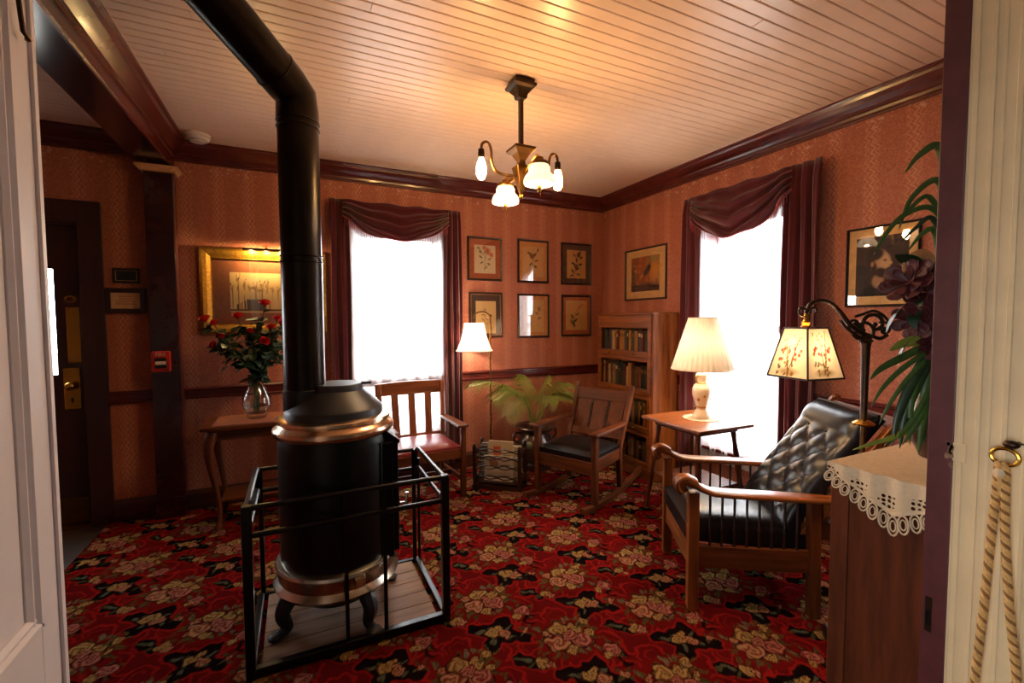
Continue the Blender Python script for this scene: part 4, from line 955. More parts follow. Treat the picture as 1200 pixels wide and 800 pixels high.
for r_, z_ in ((.2165,.366), (.1005,.744)): MB().tube([(r_*cos(a),r_*sin(a),z_) for a in np.linspace(0, 2*pi, 49)], .004, 6, cap=False).obj('shade_trim', 'shade_cream', tl, smooth=True)
bulb_light(tl, (0, 0, .53), P_TABLE, .03, WARM_WHITE)

# small bridge lamp by the far wall
bl = thing('bridge_floor_lamp', 'thin twisted brass floor lamp with a white bell shade by the far wall', 'lamp', (1.665, 3.945, CZ))
MB().lathe([(.12,0),(.12,.012),(.10,.024),(.04,.034),(.02,.06),(.012,.08)], 28).obj('base', 'old_brass', bl, smooth=True)
MB().tube([(.003*cos(t*40),.003*sin(t*40),.07+t*1.40) for t in np.linspace(0, 1, 160)], [.0075+.0015*sin(t*150) for t in np.linspace(0, 1, 160)], 8).obj('pole', 'old_brass', bl, smooth=True)
MB().tube(chain([(0,0,1.40),(0,.0,1.47),(-.03,0,1.515),(-.09,0,1.53),(-.15,0,1.51),(-.165,0,1.475)], 6), .006, 8).tube(chain([(-.02,0,1.45),(-.05,0,1.47),(-.06,0,1.50),(-.09,0,1.50)], 5), .004, 6).ball((0,0,1.49), .014).obj('arm', 'old_brass', bl, smooth=True)
MB().lathe([(.172,1.165),(.160,1.185),(.128,1.26),(.104,1.35),(.092,1.425)], 48, (-.165,0,0), cap=False, wob=lambda a, t: 1-.012*abs(sin(a*4))).obj('lamp_shade', 'shade_white', bl, smooth=True)
for k in range(8):
    a = k*pi/4; MB().tube([(-.165+r_*cos(a), r_*sin(a), z_) for r_, z_ in ((.173,1.165),(.161,1.185),(.129,1.26),(.105,1.35),(.093,1.425))], .0022, 5).obj('shade_rib', 'shade_cream', bl)
MB().tube([(-.165+.172*cos(a),.172*sin(a),1.165) for a in np.linspace(0, 2*pi, 41)], .003, 6, cap=False).obj('shade_trim', 'shade_cream', bl)
bulb_light(bl, (-.165, 0, 1.29), P_BACK, .03, WARM_WHITE)

# bridge lamp with floral panelled shade, right foreground
A_ = Vector((2.229, 1.091)); Bq = Vector((1.995, 1.207)); dq = (Bq-A_); ang = atan2(dq.y, dq.x)
bg_ = thing('floral_shade_floor_lamp', 'wrought bronze floor lamp with a four sided floral shade in the right foreground', 'lamp', (A_.x, A_.y, CZ), ang)
# local x points from pole to shade
Lq = dq.length
MB().lathe([(.125,0),(.125,.012),(.11,.02),(.06,.03),(.025,.05),(.016,.09)], 28).obj('base', 'bronze', bg_, smooth=True)
MB().tube([(0,0,.08),(0,0,1.0),(0,0,1.02)], [.010,.010,.010], 10).obj('pole', 'old_brass', bg_, smooth=True)
MB().tube([(0,0,1.0),(0,0,1.06),(0,0,1.2),(0,0,1.33),(0,0,1.355)], [.012,.013,.0145,.017,.022], 10).obj('upper_pole', 'bronze', bg_, smooth=True)
MB().lathe([(.010,-.012),(.040,-.004),(.042,.002),(.026,.014),(.010,.02)], 24, (0,0,.992)).obj('pole_disc', 'brass', bg_, smooth=True)
MB().lathe([(.018,.0),(.028,.008),(.020,.02),(.026,.03),(.012,.04)], 16, (0,0,1.345)).obj('capital', 'bronze', bg_, smooth=True)
def spiral(c, r0, r1, a0, a1, n=22): return [(c[0]+(r0+(r1-r0)*t)*cos(a0+(a1-a0)*t), 0, c[1]+(r0+(r1-r0)*t)*sin(a0+(a1-a0)*t)) for t in np.linspace(0, 1, n)]
sc_ = MB()
sc_.tube(spiral((-.035,1.425), .060, .012, -.6, 5.6), .0085, 8)
sc_.tube(spiral((.015,1.40), .048, .010, 3.6, -1.6), .007, 8)
sc_.tube(spiral((-.075,1.405), .034, .008, 1.0, 6.6), .006, 8)
sc_.tube(spiral((.05,1.425), .036, .008, -1.8, 3.6), .006, 8)
sc_.tube(chain([(-.09,0,1.38),(-.06,0,1.365),(-.02,0,1.375),(.03,0,1.365),(.06,0,1.385)], 6), .008, 8)
sc_.tube(chain([(-.10,0,1.43),(-.07,0,1.465),(-.03,0,1.485),(.02,0,1.47),(.05,0,1.46)], 6), .006, 8)
for p in ((-.035,1.425),(.015,1.40),(-.075,1.405),(.05,1.425)): sc_.ball((p[0],0,p[1]), (.012,.007,.012))
sc_.obj('scrollwork', 'bronze', bg_, smooth=True)
arm = MB().tube(chain([(-.02,0,1.375),(.03,0,1.395),(.075,0,1.43),(.12,0,1.485),(.16,0,1.52),(.205,0,1.53),(.243,0,1.515),(Lq,0,1.475)], 7), [.0095]*25+[.009]*25, 10).tube(chain([(.0,0,1.36),(.05,0,1.385),(.085,0,1.41),(.115,0,1.445)], 6), .0065, 8).obj('arm', 'bronze', bg_, smooth=True)
MB().tube(spiral((Lq+.012,1.488), .026, .006, -1.8, 3.2), .0055, 8).tube(spiral((Lq-.035,1.485), .02, .005, -.6, 4.6), .005, 8).obj('arm_curl', 'bronze', arm, smooth=True)
MB().lathe([(.006,.07),(.012,.06),(.010,.045),(.018,.03),(.014,.018),(.024,.008),(.026,0)], 16, (Lq,0,1.405)).obj('socket', 'brass', bg_, smooth=True)
sh = bpy.data.objects.new('lamp_shade', None); COL.objects.link(sh); sh.parent = bg_; sh.location = (Lq, 0, 0)
yaw_to_cam = atan2(-Bq.y, -Bq.x)-ang
r0_, r1_, z0_, z1_ = .142, .080, 1.200, 1.412
for k in range(4):
    a0, a1 = yaw_to_cam+k*pi/2+.08, yaw_to_cam+(k+1)*pi/2+.08
    cv = Canvas(46, 40, 1, 1, (244,214,164), 0, 0); rg = random.Random(40+k)
    cv.ell(.5, .12, .34, .10, (150,112,60), 0, .6, .8)
    for q in range(16): cv.ell(rg.uniform(.2,.8), rg.uniform(.05,.32), .05, .025, rg.choice([(112,78,34),(92,70,30),(140,96,44)]), rg.uniform(0,3), .4)
    for q in range(13): cv.ell(rg.uniform(.18,.85), rg.uniform(.36,.62), .055, .05, rg.choice([(186,50,36),(204,86,56),(160,36,30)]), 0, .5)
    for q in range(12): cv.ell(rg.uniform(.2,.8), rg.uniform(.55,.92), .04, .022, rg.choice([(206,110,66),(136,100,48),(190,76,50)]), rg.uniform(0,3), .5)
    for q in range(5): cv.line(.5, .1, rg.uniform(.25,.75), rg.uniform(.5,.9), .014, (116,80,38))
    def place(X, Y, a0=a0, a1=a1):
        r_ = r0_+(r1_-r0_)*Y; ax, ay, bx_, by_ = np.cos(a0)*r_, np.sin(a0)*r_, np.cos(a1)*r_, np.sin(a1)*r_
        return ax+(bx_-ax)*X, ay+(by_-ay)*X, z0_+(z1_-z0_)*Y
    pm = cv.mesh('shade_panel', place); link('shade_panel', pm, 'shade_print', sh)
    P = lambda a, r_, z_: (cos(a)*r_, sin(a)*r_, z_)
    MB().tube([P(a0,r0_,z0_), P(a0,r1_,z1_)], .0042, 6).tube([P(a0,r0_,z0_), P(a1,r0_,z0_)], .0042, 6).tube([P(a0,r1_,z1_), P(a1,r1_,z1_)], .0042, 6).obj('shade_rib', 'dark_wood', sh)
bulb_light(bg_, (Lq, 0, 1.31), P_BRIDGE, .03, WARM_WHITE)

# ================================================================== PICTURES
def picture(name, label, cat, wall, u0, u1, z0, z1, fwid, frame_mat, mat_mat, inset, canvas_fn, group=None, glass_=True, thick=.022, lip=None, nx=44, ny=58):
    w, h = u1-u0, z1-z0; uc, zc = (u0+u1)/2, (z0+z1)/2
    t = thing(name, label, cat, (uc, B-.001, z0) if wall == 'back' else (RW-.001, uc, z0), 0 if wall == 'back' else -pi/2, group)
    fr = MB(); pr = [(0,0), (0,thick*.7), (fwid*.25,thick), (fwid*.6,thick*.85), (fwid,thick*.5), (fwid,0)]
    X0, X1 = -w/2, w/2
    cor = [(X0,0),(X1,0),(X1,h),(X0,h)]; n = len(pr); vs = []
    for (x, zz), (sx, sz) in zip(cor, ((1,1),(-1,1),(-1,-1),(1,-1))):
        for a, b in pr: vs.append((x+sx*a, -b, zz+sz*a))
    fs = [(i*n+k, i*n+(k+1)%n, ((i+1)%4)*n+(k+1)%n, ((i+1)%4)*n+k) for i in range(4) for k in range(n)]
    fr.add(vs, fs).obj('frame', frame_mat, t)
    if lip: fr2 = MB(); q = fwid; [fr2.beam(a, b, .005, .005) for a, b in (((X0+q,-thick*.55,q),(X1-q,-thick*.55,q)), ((X0+q,-thick*.55,h-q),(X1-q,-thick*.55,h-q)), ((X0+q,-thick*.55,q),(X0+q,-thick*.55,h-q)), ((X1-q,-thick*.55,q),(X1-q,-thick*.55,h-q)))]; fr2.obj('inner_lip', lip, t)
    MB().ext(X0+fwid*.9, X1-fwid*.9, -.006, -.001, fwid*.9, h-fwid*.9).obj('mat_board', mat_mat, t)
    pw, ph = w-2*(fwid+inset[0]), h-2*fwid-inset[1]-inset[2]
    cv = canvas_fn(pw, ph, nx, ny); zo = fwid+inset[1]+ph/2
    link('print', cv.mesh('print', lambda X, Y: (X, np.full_like(X, -.0068), Y+zo)), 'print_ink', t)
    if glass_: MB().ext(X0+fwid*.95, X1-fwid*.95, -.0095, -.008, fwid*.95, h-fwid*.95).obj('glass', 'picture_glass', t)
    return t
def botanical(seed, paper, greens, blooms, layout):
    def f(pw, ph, nx, ny):
        c = Canvas(nx, ny, pw, ph, paper); rg = random.Random(seed); S = min(pw, ph)
        for (x0, y0, x1, y1) in layout['stems']: c.line(x0*S, y0*S, x1*S, y1*S, S*.012, greens[0])
        for (x, y, L, a) in layout['leaves']: c.ell(x*S, y*S, L*S, L*S*.42, rg.choice(greens), a, .4)
        for (x, y, r_) in layout['blooms']:
            for k in range(6): a = k*pi/3+x*5; c.ell((x+cos(a)*r_*.55)*S, (y+sin(a)*r_*.55)*S, r_*.55*S, r_*.4*S, rg.choice(blooms), a, .5)
            c.ell(x*S, y*S, r_*.35*S, r_*.35*S, tuple(int(v*.75) for v in blooms[0]), 0, .5)
        return c
    return f
G1 = [(92,100,62),(72,84,54),(120,124,84)]
L1 = dict(stems=[(-.05,-.55,.02,.05),(.02,.05,.15,.38),(.02,.05,-.2,.4)], leaves=[(-.2,.1,.11,2.5),(.22,.02,.11,.4),(-.15,-.15,.1,-2.6),(.18,-.2,.1,-.5),(.05,-.35,.1,1.0),(-.22,.32,.1,2.0),(-.3,.48,.09,2.6),(.0,.3,.09,1.5)], blooms=[(.14,.36,.17),(.3,.2,.12),(-.02,.5,.10)])
L2 = dict(stems=[(-.1,-.5,.0,.1),(0,.1,.25,.55)], leaves=[(-.1,.2,.14,2.3),(.08,.3,.13,.9),(-.2,.35,.12,2.8),(.15,.05,.12,.2),(-.12,-.1,.12,-2.4),(.22,.5,.1,1.1),(.1,-.2,.11,-.5)], blooms=[(-.05,.25,.12)])
L3 = dict(stems=[(-.15,-.6,.05,.1),(.05,.1,.1,.6)], leaves=[(-.2,-.3,.14,2.2),(.05,-.2,.14,.4),(-.15,.02,.15,2.7),(.2,.0,.14,.2),(.0,.2,.13,1.6),(.25,.3,.12,.5),(-.1,.4,.12,2.4),(.2,.55,.1,.9),(-.25,-.5,.12,-2.6),(.1,-.45,.12,-.4)], blooms=[(-.02,-.1,.13),(.12,.42,.13)])
L4 = dict(stems=[(-.1,-.5,-.05,.3)], leaves=[(-.15,-.1,.12,2.4),(.02,.1,.12,.7),(-.1,.3,.1,1.8),(.05,-.3,.1,-.3)], blooms=[(-.06,.35,.1)])
L5 = dict(stems=[(.2,-.4,.25,.3)], leaves=[(.3,-.1,.1,.5),(.15,.1,.1,2.6),(.3,.25,.09,1)], blooms=[(.25,.32,.08)])
L6 = dict(stems=[(-.2,-.35,-.05,.1),(-.05,.1,.2,.35)], leaves=[(-.22,-.25,.14,2.2),(-.12,-.35,.15,-1.2),(-.05,-.2,.13,.6),(-.2,-.05,.12,2.0),(.05,.05,.1,.6)], blooms=[(.12,.3,.09),(.25,.4,.08)])
GP = 'framed botanical prints on the far wall'
picture('framed_print', 'rose print in a rust mat, top left of six prints on the far wall', 'picture', 'back', 1.513, 1.883, 1.850, 2.275, .022, 'frame_dark', 'mat_rust', (.050,.05,.055), botanical(1, (226,204,168), G1, [(206,112,92),(220,140,116)], L1), GP, lip='frame_gold_line')
picture('framed_print', 'leafy print with window reflection, top middle of six prints on the far wall', 'picture', 'back', 2.058, 2.425, 1.845, 2.290, .022, 'frame_dark', 'mat_ochre', (.038,.04,.05), botanical(2, (214,160,98), [(96,72,40),(120,92,50),(70,56,34)], [(150,96,60),(130,84,48)], L2), GP)
picture('framed_print', 'dark leafed print in a brown mat, top right of six prints on the far wall', 'picture', 'back', 2.582, 2.970, 1.840, 2.290, .020, 'frame_dark', 'mat_brown', (.052,.05,.055), botanical(3, (206,152,84), [(58,42,24),(84,62,34),(44,34,22)], [(96,60,34),(70,46,28)], L3), GP)
picture('framed_print', 'pale print in a brown mat, lower left of six prints behind the floor lamp', 'picture', 'back', 1.525, 1.885, 1.285, 1.735, .022, 'frame_dark', 'mat_brown', (.050,.02,.065), botanical(4, (224,184,124), [(170,140,92),(190,156,104)], [(196,160,110),(180,140,90)], L4), GP, lip='frame_gold_line')
picture('framed_print', 'print half covered by a white reflection, lower middle of six prints on the far wall', 'picture', 'back', 2.058, 2.432, 1.275, 1.730, .020, 'frame_dark', 'mat_ochre', (.045,.04,.04), botanical(5, (216,164,100), [(150,112,62),(128,96,54)], [(160,110,66),(170,120,70)], L5), GP)
picture('framed_print', 'small flower print in an orange mat, lower right of six prints on the far wall', 'picture', 'back', 2.588, 2.972, 1.280, 1.730, .022, 'frame_dark', 'mat_rust', (.030,.045,.04), botanical(6, (212,158,92), [(84,82,52),(64,70,48),(110,100,60)], [(196,120,70),(206,140,84)], L6), GP)
def blaze(pw, ph, nx, ny):
    c = Canvas(nx, ny, pw, ph, (150,84,40)); rg = random.Random(9)
    c.ell(pw*.35, ph*.1, pw*.4, ph*.5, (220,150,50), .3, 1.2); c.ell(pw*.3, ph*.4, pw*.3, ph*.16, (140,134,84), 0, 1)
    for k in range(26): c.ell(rg.uniform(-.4,.2)*pw, rg.uniform(-.35,.45)*ph, pw*.09, ph*.05, rg.choice([(196,110,48),(214,140,66),(160,70,36),(176,96,60)]), rg.uniform(0,3), .9)
    c.rect(-pw, pw, -ph, -ph*.32, (58,40,40)); c.ell(0, -ph*.36, pw*.5, ph*.14, (72,48,44), 0, .8)
    for k in range(14): c.ell(rg.uniform(-.45,.45)*pw, rg.uniform(-.45,-.2)*ph, pw*.05, ph*.04, rg.choice([(44,34,40),(120,60,40),(80,70,60)]), 0, .9)
    c.line(-pw*.1, -ph*.2, pw*.22, ph*.36, pw*.012, (40,30,30))
    for k in range(5): c.ell(pw*(.02+.03*k), ph*(.02+.04*k), pw*.10, ph*.10, (52,42,56), .8, .5)
    c.ell(-pw*.44, 0, pw*.09, ph*.5, (70,50,44), 0, .9); return c
picture('framed_picture', 'framed picture of a dark flag over warm clouds above the bookcase', 'picture', 'right', 3.163, 3.742, 1.652, 2.166, .016, 'frame_dark', 'mat_cream', (.075,.07,.07), blaze, nx=60, ny=54)
def bust(pw, ph, nx, ny):
    c = Canvas(nx, ny, pw, ph, (62,48,44)); S = ph
    c.ell(0, -S*.52, S*.36, S*.26, (26,22,22), 0, .25); c.ell(-S*.04, -S*.24, S*.10, S*.14, (170,128,92), -.2, .3)
    c.ell(-S*.03, S*.09, S*.15, S*.215, (190,148,106), 0, .2); c.ell(S*.06, S*.06, S*.09, S*.17, (206,164,120), 0, .4)
    c.ell(S*.125, S*.05, S*.045, S*.03, (206,164,120), -.7, .4)
    c.ell(-S*.09, S*.20, S*.15, S*.12, (44,32,28), .4, .35); c.ell(-S*.15, S*.08, S*.06, S*.13, (46,34,30), 0, .4)
    c.ell(-S*.0, -S*.11, S*.13, S*.10, (48,36,30), -.3, .4); c.ell(-S*.10, -S*.02, S*.05, S*.12, (52,38,32), 0, .5)
    c.ell(S*.05, S*.10, S*.045, S*.014, (54,40,34), 0, .6); c.ell(S*.06, S*.075, S*.02, S*.012, (40,30,28), 0, .6); c.ell(S*.085, -S*.045, S*.04, S*.01, (110,66,54), 0, .6)
    c.ell(-S*.13, S*.04, S*.03, S*.05, (180,132,96), 0, .4); c.ell(S*.03, -S*.30, S*.07, S*.05, (220,206,188), .3, .3); return c
picture('framed_portrait', 'framed portrait of a bearded man in dark coat on the right wall', 'picture', 'right', 1.275, 1.645, 1.530, 2.009, .013, 'frame_black', 'mat_cream', (.040,.050,.052), bust, nx=60, ny=70)
def village(pw, ph, nx, ny):
    c = Canvas(nx, ny, pw, ph, (226,190,132)); rg = random.Random(13)
    c.rect(-pw, pw, -ph, -ph*.42, (206,160,106)); c.rect(-pw, pw, -ph*.44, -ph*.40, (86,60,44)); c.ell(-pw*.1, ph*.3, pw*.4, ph*.2, (236,206,152), 0, 1)
    c.rect(-pw*.28, -pw*.02, -ph*.40, -ph*.16, (84,76,78)); c.rect(-pw*.24, -pw*.06, -ph*.16, ph*.02, (206,176,130))
    c.ell(-pw*.18, ph*.12, pw*.08, ph*.03, (110,84,56), 0, .6); c.ell(-pw*.1, ph*.06, pw*.1, ph*.05, (150,118,80), 0, .8)
    for k in range(13):
        x = (-.47+.96*k/12)*pw; hh = rg.uniform(.1,.42)*ph; c.line(x, -ph*.42, x+rg.uniform(-.02,.02)*pw, hh, pw*.005, (94,64,42))
        for q in range(4): c.line(x, hh*rg.uniform(-.2,.8), x+rg.uniform(-.05,.05)*pw, hh+rg.uniform(0,.12)*ph, pw*.0035, (128,92,60))
        c.ell(x, hh*.7, pw*.035, ph*.09, (190,140,84), 0, 1, .6)
    for k in range(16): x = rg.uniform(-.46,.46)*pw; c.rect(x, x+pw*.012, -ph*.42, -ph*rg.uniform(.2,.36), rg.choice([(70,50,40),(110,80,60),(60,52,54)]))
    return c
picture('gilt_picture', 'wide sepia street scene in a broad gilt frame above the roses', 'picture', 'back', -.655, .235, 1.360, 2.028, .078, 'gilt', 'mat_tan', (.115,.088,.105), village, glass_=True, thick=.045, nx=90, ny=50, lip='gilt')
plt = thing('picture_light', 'brass tubular picture light clipped on top of the gilt frame', 'lamp', (-.20, B, 0))
MB().grid(lambda a, b: (-.16+.32*a, -.105-.020*cos(b*pi), 2.012-.004+.020*sin(b*pi)), 20, 10).obj('hood', 'bronze', plt, smooth=True, solid=.002)
MB().tube(chain([(0,-.01,2.035),(0,-.03,2.05),(0,-.07,2.05),(0,-.105,2.03)], 5), .006, 8).obj('arm', 'brass', plt, smooth=True)
for x in (-.10, 0, .10): bulb_light(plt, (x, -.105, 2.000), P_PICTURE/3, .012, (1,.66,.26))

# ================================================================== SMALL WALL THINGS
def small_sign(name, label, cat, u0, u1, z0, z1, fw_, fmat, mmat, ink=None, line=None):
    t = thing(name, label, cat, ((u0+u1)/2, B-.001, z0)); w, h = u1-u0, z1-z0
    MB().ext(-w/2, -w/2+fw_, -.02, 0, 0, h).ext(w/2-fw_, w/2, -.02, 0, 0, h).ext(-w/2+fw_, w/2-fw_, -.02, 0, 0, fw_).ext(-w/2+fw_, w/2-fw_, -.02, 0, h-fw_, h).obj('frame', fmat, t, bevel=.002)
    MB().ext(-w/2+fw_, w/2-fw_, -.010, -.002, fw_, h-fw_).obj('panel', mmat, t)
    if line: q = MB(); a = fw_+.004; [q.beam(p, r_, .003, .002) for p, r_ in (((-w/2+a,-.0105,a),(w/2-a,-.0105,a)), ((-w/2+a,-.0105,h-a),(w/2-a,-.0105,h-a)), ((-w/2+a,-.0105,a),(-w/2+a,-.0105,h-a)), ((w/2-a,-.0105,a),(w/2-a,-.0105,h-a)))]; q.obj('border_line', line, t)
    if ink:
        q = MB(); rg = random.Random(2)
        for k in range(4):
            zz = h*(.36+.1*k); L = w*rg.uniform(.16,.26); q.ext(-L, L, -.0106, -.0100, zz, zz+.004)
        q.obj('lettering', ink, t)
    return t
small_sign('wall_sign', 'small dark framed sign above the certificate by the entry door', 'sign', -1.176, -1.022, 1.738, 1.846, .014, 'frame_black', 'sign_blue', line='mat_cream')
small_sign('framed_certificate', 'cream certificate in a dark frame between entry door and pilaster', 'picture', -1.226, -.99, 1.521, 1.703, .034, 'frame_dark', 'sign_cream', ink='sign_ink')
fa = thing('fire_alarm_pull', 'red fire alarm pull station on the maroon pilaster', 'fire alarm', (-.889, 4.044, 1.095))
MB().ext(-.055, .055, -.035, 0, 0, .15).obj('housing', 'alarm_red', fa, bevel=.006)
MB().ext(-.034, .034, -.040, -.030, .028, .105).obj('recess', 'alarm_dark', fa, bevel=.003)
MB().ext(-.030, .030, -.050, -.038, .055, .078).obj('pull_bar', 'letter_white', fa, bevel=.003)
MB().ball((.036,-.036,.018), .007).obj('lock', 'alarm_dark', fa)
tc = bpy.data.curves.new('lettering', 'FONT'); tc.body = 'FIRE'; tc.size = .034; tc.align_x = 'CENTER'; tc.extrude = .001
tmp = bpy.data.objects.new('lettering_curve', tc); COL.objects.link(tmp); tm = bpy.data.meshes.new_from_object(tmp.evaluated_get(bpy.context.evaluated_depsgraph_get())); bpy.data.objects.remove(tmp)
tm.materials.clear(); to = link('lettering', tm, 'letter_white', fa); to.location = (0,-.036,.116); to.rotation_euler = (pi/2,0,0)
sd = thing('smoke_detector', 'round white smoke detector on the ceiling beside the beam', 'smoke detector', (-.60, 3.90, H-.006))
MB().lathe([(.0,-.052),(.045,-.052),(.05,-.046),(.066,-.040),(.074,-.022),(.080,-.018),(.080,0),(0,0)], 32).obj('body', 'plastic_white', sd, smooth=True)
MB().lathe([(.058,-.046),(.0585,-.042),(.052,-.040)], 32, cap=False).obj('vent_ring', 'alarm_dark', sd); MB().box((.05,-.03,-.045), (.02,.02,.014)).obj('test_button', 'plastic_white', sd, bevel=.002)

# rope on the right jamb
rp = thing('rope_tieback', 'twisted tan rope hanging from a brass ring on the cream door jamb', 'rope', (1.4, 0, 0))
def twisted(path, R0, r_, turns, n=150):
    pts = chain(path, 12); tot = len(pts)-1
    for k in range(3):
        out = []
        for i in range(n):
            x = i/(n-1)*tot; a = min(int(x), tot-1); p = pts[a].lerp(pts[a+1], x-a); an_ = 2*pi*(turns*i/(n-1)+k/3)
            out.append(p+Vector((cos(an_)*R0, sin(an_)*R0, 0)))
        MB().tube(out, r_, 6).obj('rope_strand', 'rope_twist_shade' if k == 2 else 'rope_tan', rp, smooth=True)
twisted([(-.036,.408,1.150),(-.036,.414,1.0),(-.036,.422,.80),(-.036,.431,.62),(-.036,.436,.40),(-.036,.428,.24)], .0040, .0041, 34, 300)
twisted([(-.036,.398,1.150),(-.036,.394,1.0),(-.036,.380,.82),(-.036,.364,.66),(-.036,.36,.42),(-.036,.376,.24)], .0040, .0041, 34, 300)
twisted([(-.036,.428,.245),(-.036,.415,.205),(-.036,.39,.205),(-.036,.376,.245)], .0040, .0041, 5, 60)
MB().tube([(-.036,.405,1.14),(-.036,.407,1.08)], [.009,.006], 8).obj('rope_end', 'rope_tan', rp, smooth=True)
MB().lathe([(.010,-.008),(.012,0),(.010,.008)], 10, (-.036,.405,1.128)).obj('whipping', 'lace', rp, smooth=True)
MB().tube([(-.036+.002*cos(a),.400+.022*cos(a),1.163+.018*sin(a)) for a in np.linspace(0, 2*pi, 33)], .0042, 8, cap=False).obj('ring', 'brass', rp, smooth=True)
MB().tube([(.002,.391,1.190),(-.026,.391,1.190),(-.036,.393,1.184)], .004, 8).ball((-.036,.391,1.192), (.010,.014,.009), 12, 8).lathe([(.012,-.001),(.012,.001)], 12, (-.0,.391,1.19)).obj('hook', 'bronze', rp, smooth=True)

# ================================================================== PLANTS
def leaf_mesh(name, L, w, droop=.2, fold=.15, tip=1.0, n=7, mat='leaf_green'):
    m = MB()
    def f(a, b):
        t = b; x = (a-.5)*2; ww = w*(sin(pi*min(1, t*.92+.06))**.8)*tip
        return (x*ww/2, L*t, -droop*L*t*t+fold*abs(x)*ww/2)
    m.grid(f, 3, n); me = m.mesh(name); me.polygons.foreach_set('use_smooth', [True]*len(me.polygons)); me.materials.append(M[mat]); return me
def aim(o, d, roll=0):
    d = Vector(d).normalized(); q = d.to_track_quat('Y', 'Z'); o.rotation_euler = (q.to_matrix() @ Matrix.Rotation(roll, 3, 'Y')).to_euler()

# roses in a glass vase on the console
VX, VY, VZ = -.275, 3.745, CZ+.7465
vs_ = thing('glass_vase', 'clear teardrop glass vase of roses on the console table', 'vase', (VX, VY, VZ))
VP = [(.055,0),(.062,.006),(.070,.03),(.092,.07),(.098,.105),(.090,.15),(.066,.21),(.046,.25),(.044,.275),(.052,.29)]
MB().lathe([(.0,.001)]+VP+[(.049,.288),(.040,.272),(.043,.25),(.062,.208),(.086,.15),(.094,.105),(.088,.072),(.066,.036),(.0,.03)], 36, cap=False).obj('vase_body', 'vase_glass', vs_, smooth=True)
MB().lathe([(.0,.032),(.064,.038),(.086,.072),(.089,.09),(.0,.09)], 28, cap=False).obj('water', 'vase_glass', vs_, smooth=True)
leafA = leaf_mesh('leaf', .065, .042, .25, .2, mat='leaf_dark'); leafB = leaf_mesh('leaf', .055, .036, .15, .25, mat='leaf_sage')
def bloom_mesh():
    m = MB()
    for r_, h_, n_, op in ((.010,.034,3,.2), (.017,.032,4,.35), (.024,.028,5,.55), (.029,.022,5,.9)):
        for k in range(n_):
            a0 = k*2*pi/n_+r_*100
            def f(a, b, a0=a0, r_=r_, h_=h_, n_=n_, op=op):
                an_ = a0+(a-.5)*2*pi/n_*1.5; rr = r_*(.35+.65*sin(b*pi*.5))*(1+.18*op*b*b); return (rr*cos(an_), rr*sin(an_), -.012+h_*b*(1-.25*op*b)+.003*cos((a-.5)*pi)*b)
            m.grid(f, 6, 5)
    m.lathe([(.002,-.022),(.009,-.016),(.010,-.008),(.004,-.004)], 8)
    me = m.mesh('bloom'); me.polygons.foreach_set('use_smooth', [True]*len(me.polygons)); me.materials.append(M['rose_red']); return me
BL = bloom_mesh(); rr_ = random.Random(17)
ROSES = [((-.569,3.70,1.475), 'outermost red rose at the far left tip of the bouquet'), ((-.520,3.74,1.450), 'red rose just right of the far left rose of the bouquet'), ((-.470,3.68,1.361), 'orange red rose low on the left side of the bouquet'),
         ((-.525,3.72,1.296), 'lowest red rose on the left side of the bouquet'), ((-.382,3.80,1.498), 'red rose in front of the print lower left corner, upper left of bouquet'), ((-.204,3.76,1.591), 'tallest red rose standing above the whole bouquet'),
         ((-.295,3.72,1.388), 'dark red rose at the centre of the bouquet leaves'), ((-.206,3.64,1.318), 'large red rose right of centre facing front in the bouquet'), ((-.165,3.70,1.417), 'red rose on the upper right of the bouquet, left of the paired roses'),
         ((-.125,3.78,1.478), 'upper of the two paired red roses close to the stovepipe'), ((-.095,3.72,1.445), 'lower of the two paired red roses close to the stovepipe'), ((-.076,3.74,1.182), 'red rose drooping low right beside the stovepipe')]
for (x, y, zz), lab in ROSES:
    t = thing('red_rose', lab, 'rose', (x, y, zz), 0, 'roses in the glass vase')
    base = Vector((VX+rr_.uniform(-.02,.02)-x, VY+rr_.uniform(-.02,.02)-y, VZ+.05-zz)); neck = Vector((VX-x+rr_.uniform(-.018,.018), VY-y+rr_.uniform(-.018,.018), VZ+.28-zz))
    mid_ = neck*.45+Vector((neck.x*-.02, neck.y*-.02, .05 if zz < 1.35 else .02)); path = chain([base, neck, mid_, Vector((0,0,-.015))], 8)
    MB().tube(path, .0032, 6).obj('stem', 'stem_green', t, smooth=True)
    b = link('bloom', BL, None, t); d = (path[-1]-path[-4]).normalized()*.7+Vector((rr_.uniform(-.3,.3), -.35, .25)); b.rotation_euler = d.to_track_quat('Z', 'Y').to_euler(); s = rr_.uniform(.95, 1.25); b.scale = (s,s,s)
    for k in range(19):
        i = rr_.randint(8, len(path)-3); p = path[i]; a = rr_.uniform(0, 2*pi); l = link('leaf', rr_.choice([leafA, leafA, leafB]), None, t)
        l.location = p; aim(l, (cos(a), sin(a), rr_.uniform(-.5,.5)), rr_.uniform(-.5,.5)); s = rr_.uniform(1.0, 1.6); l.scale = (s,s,s)

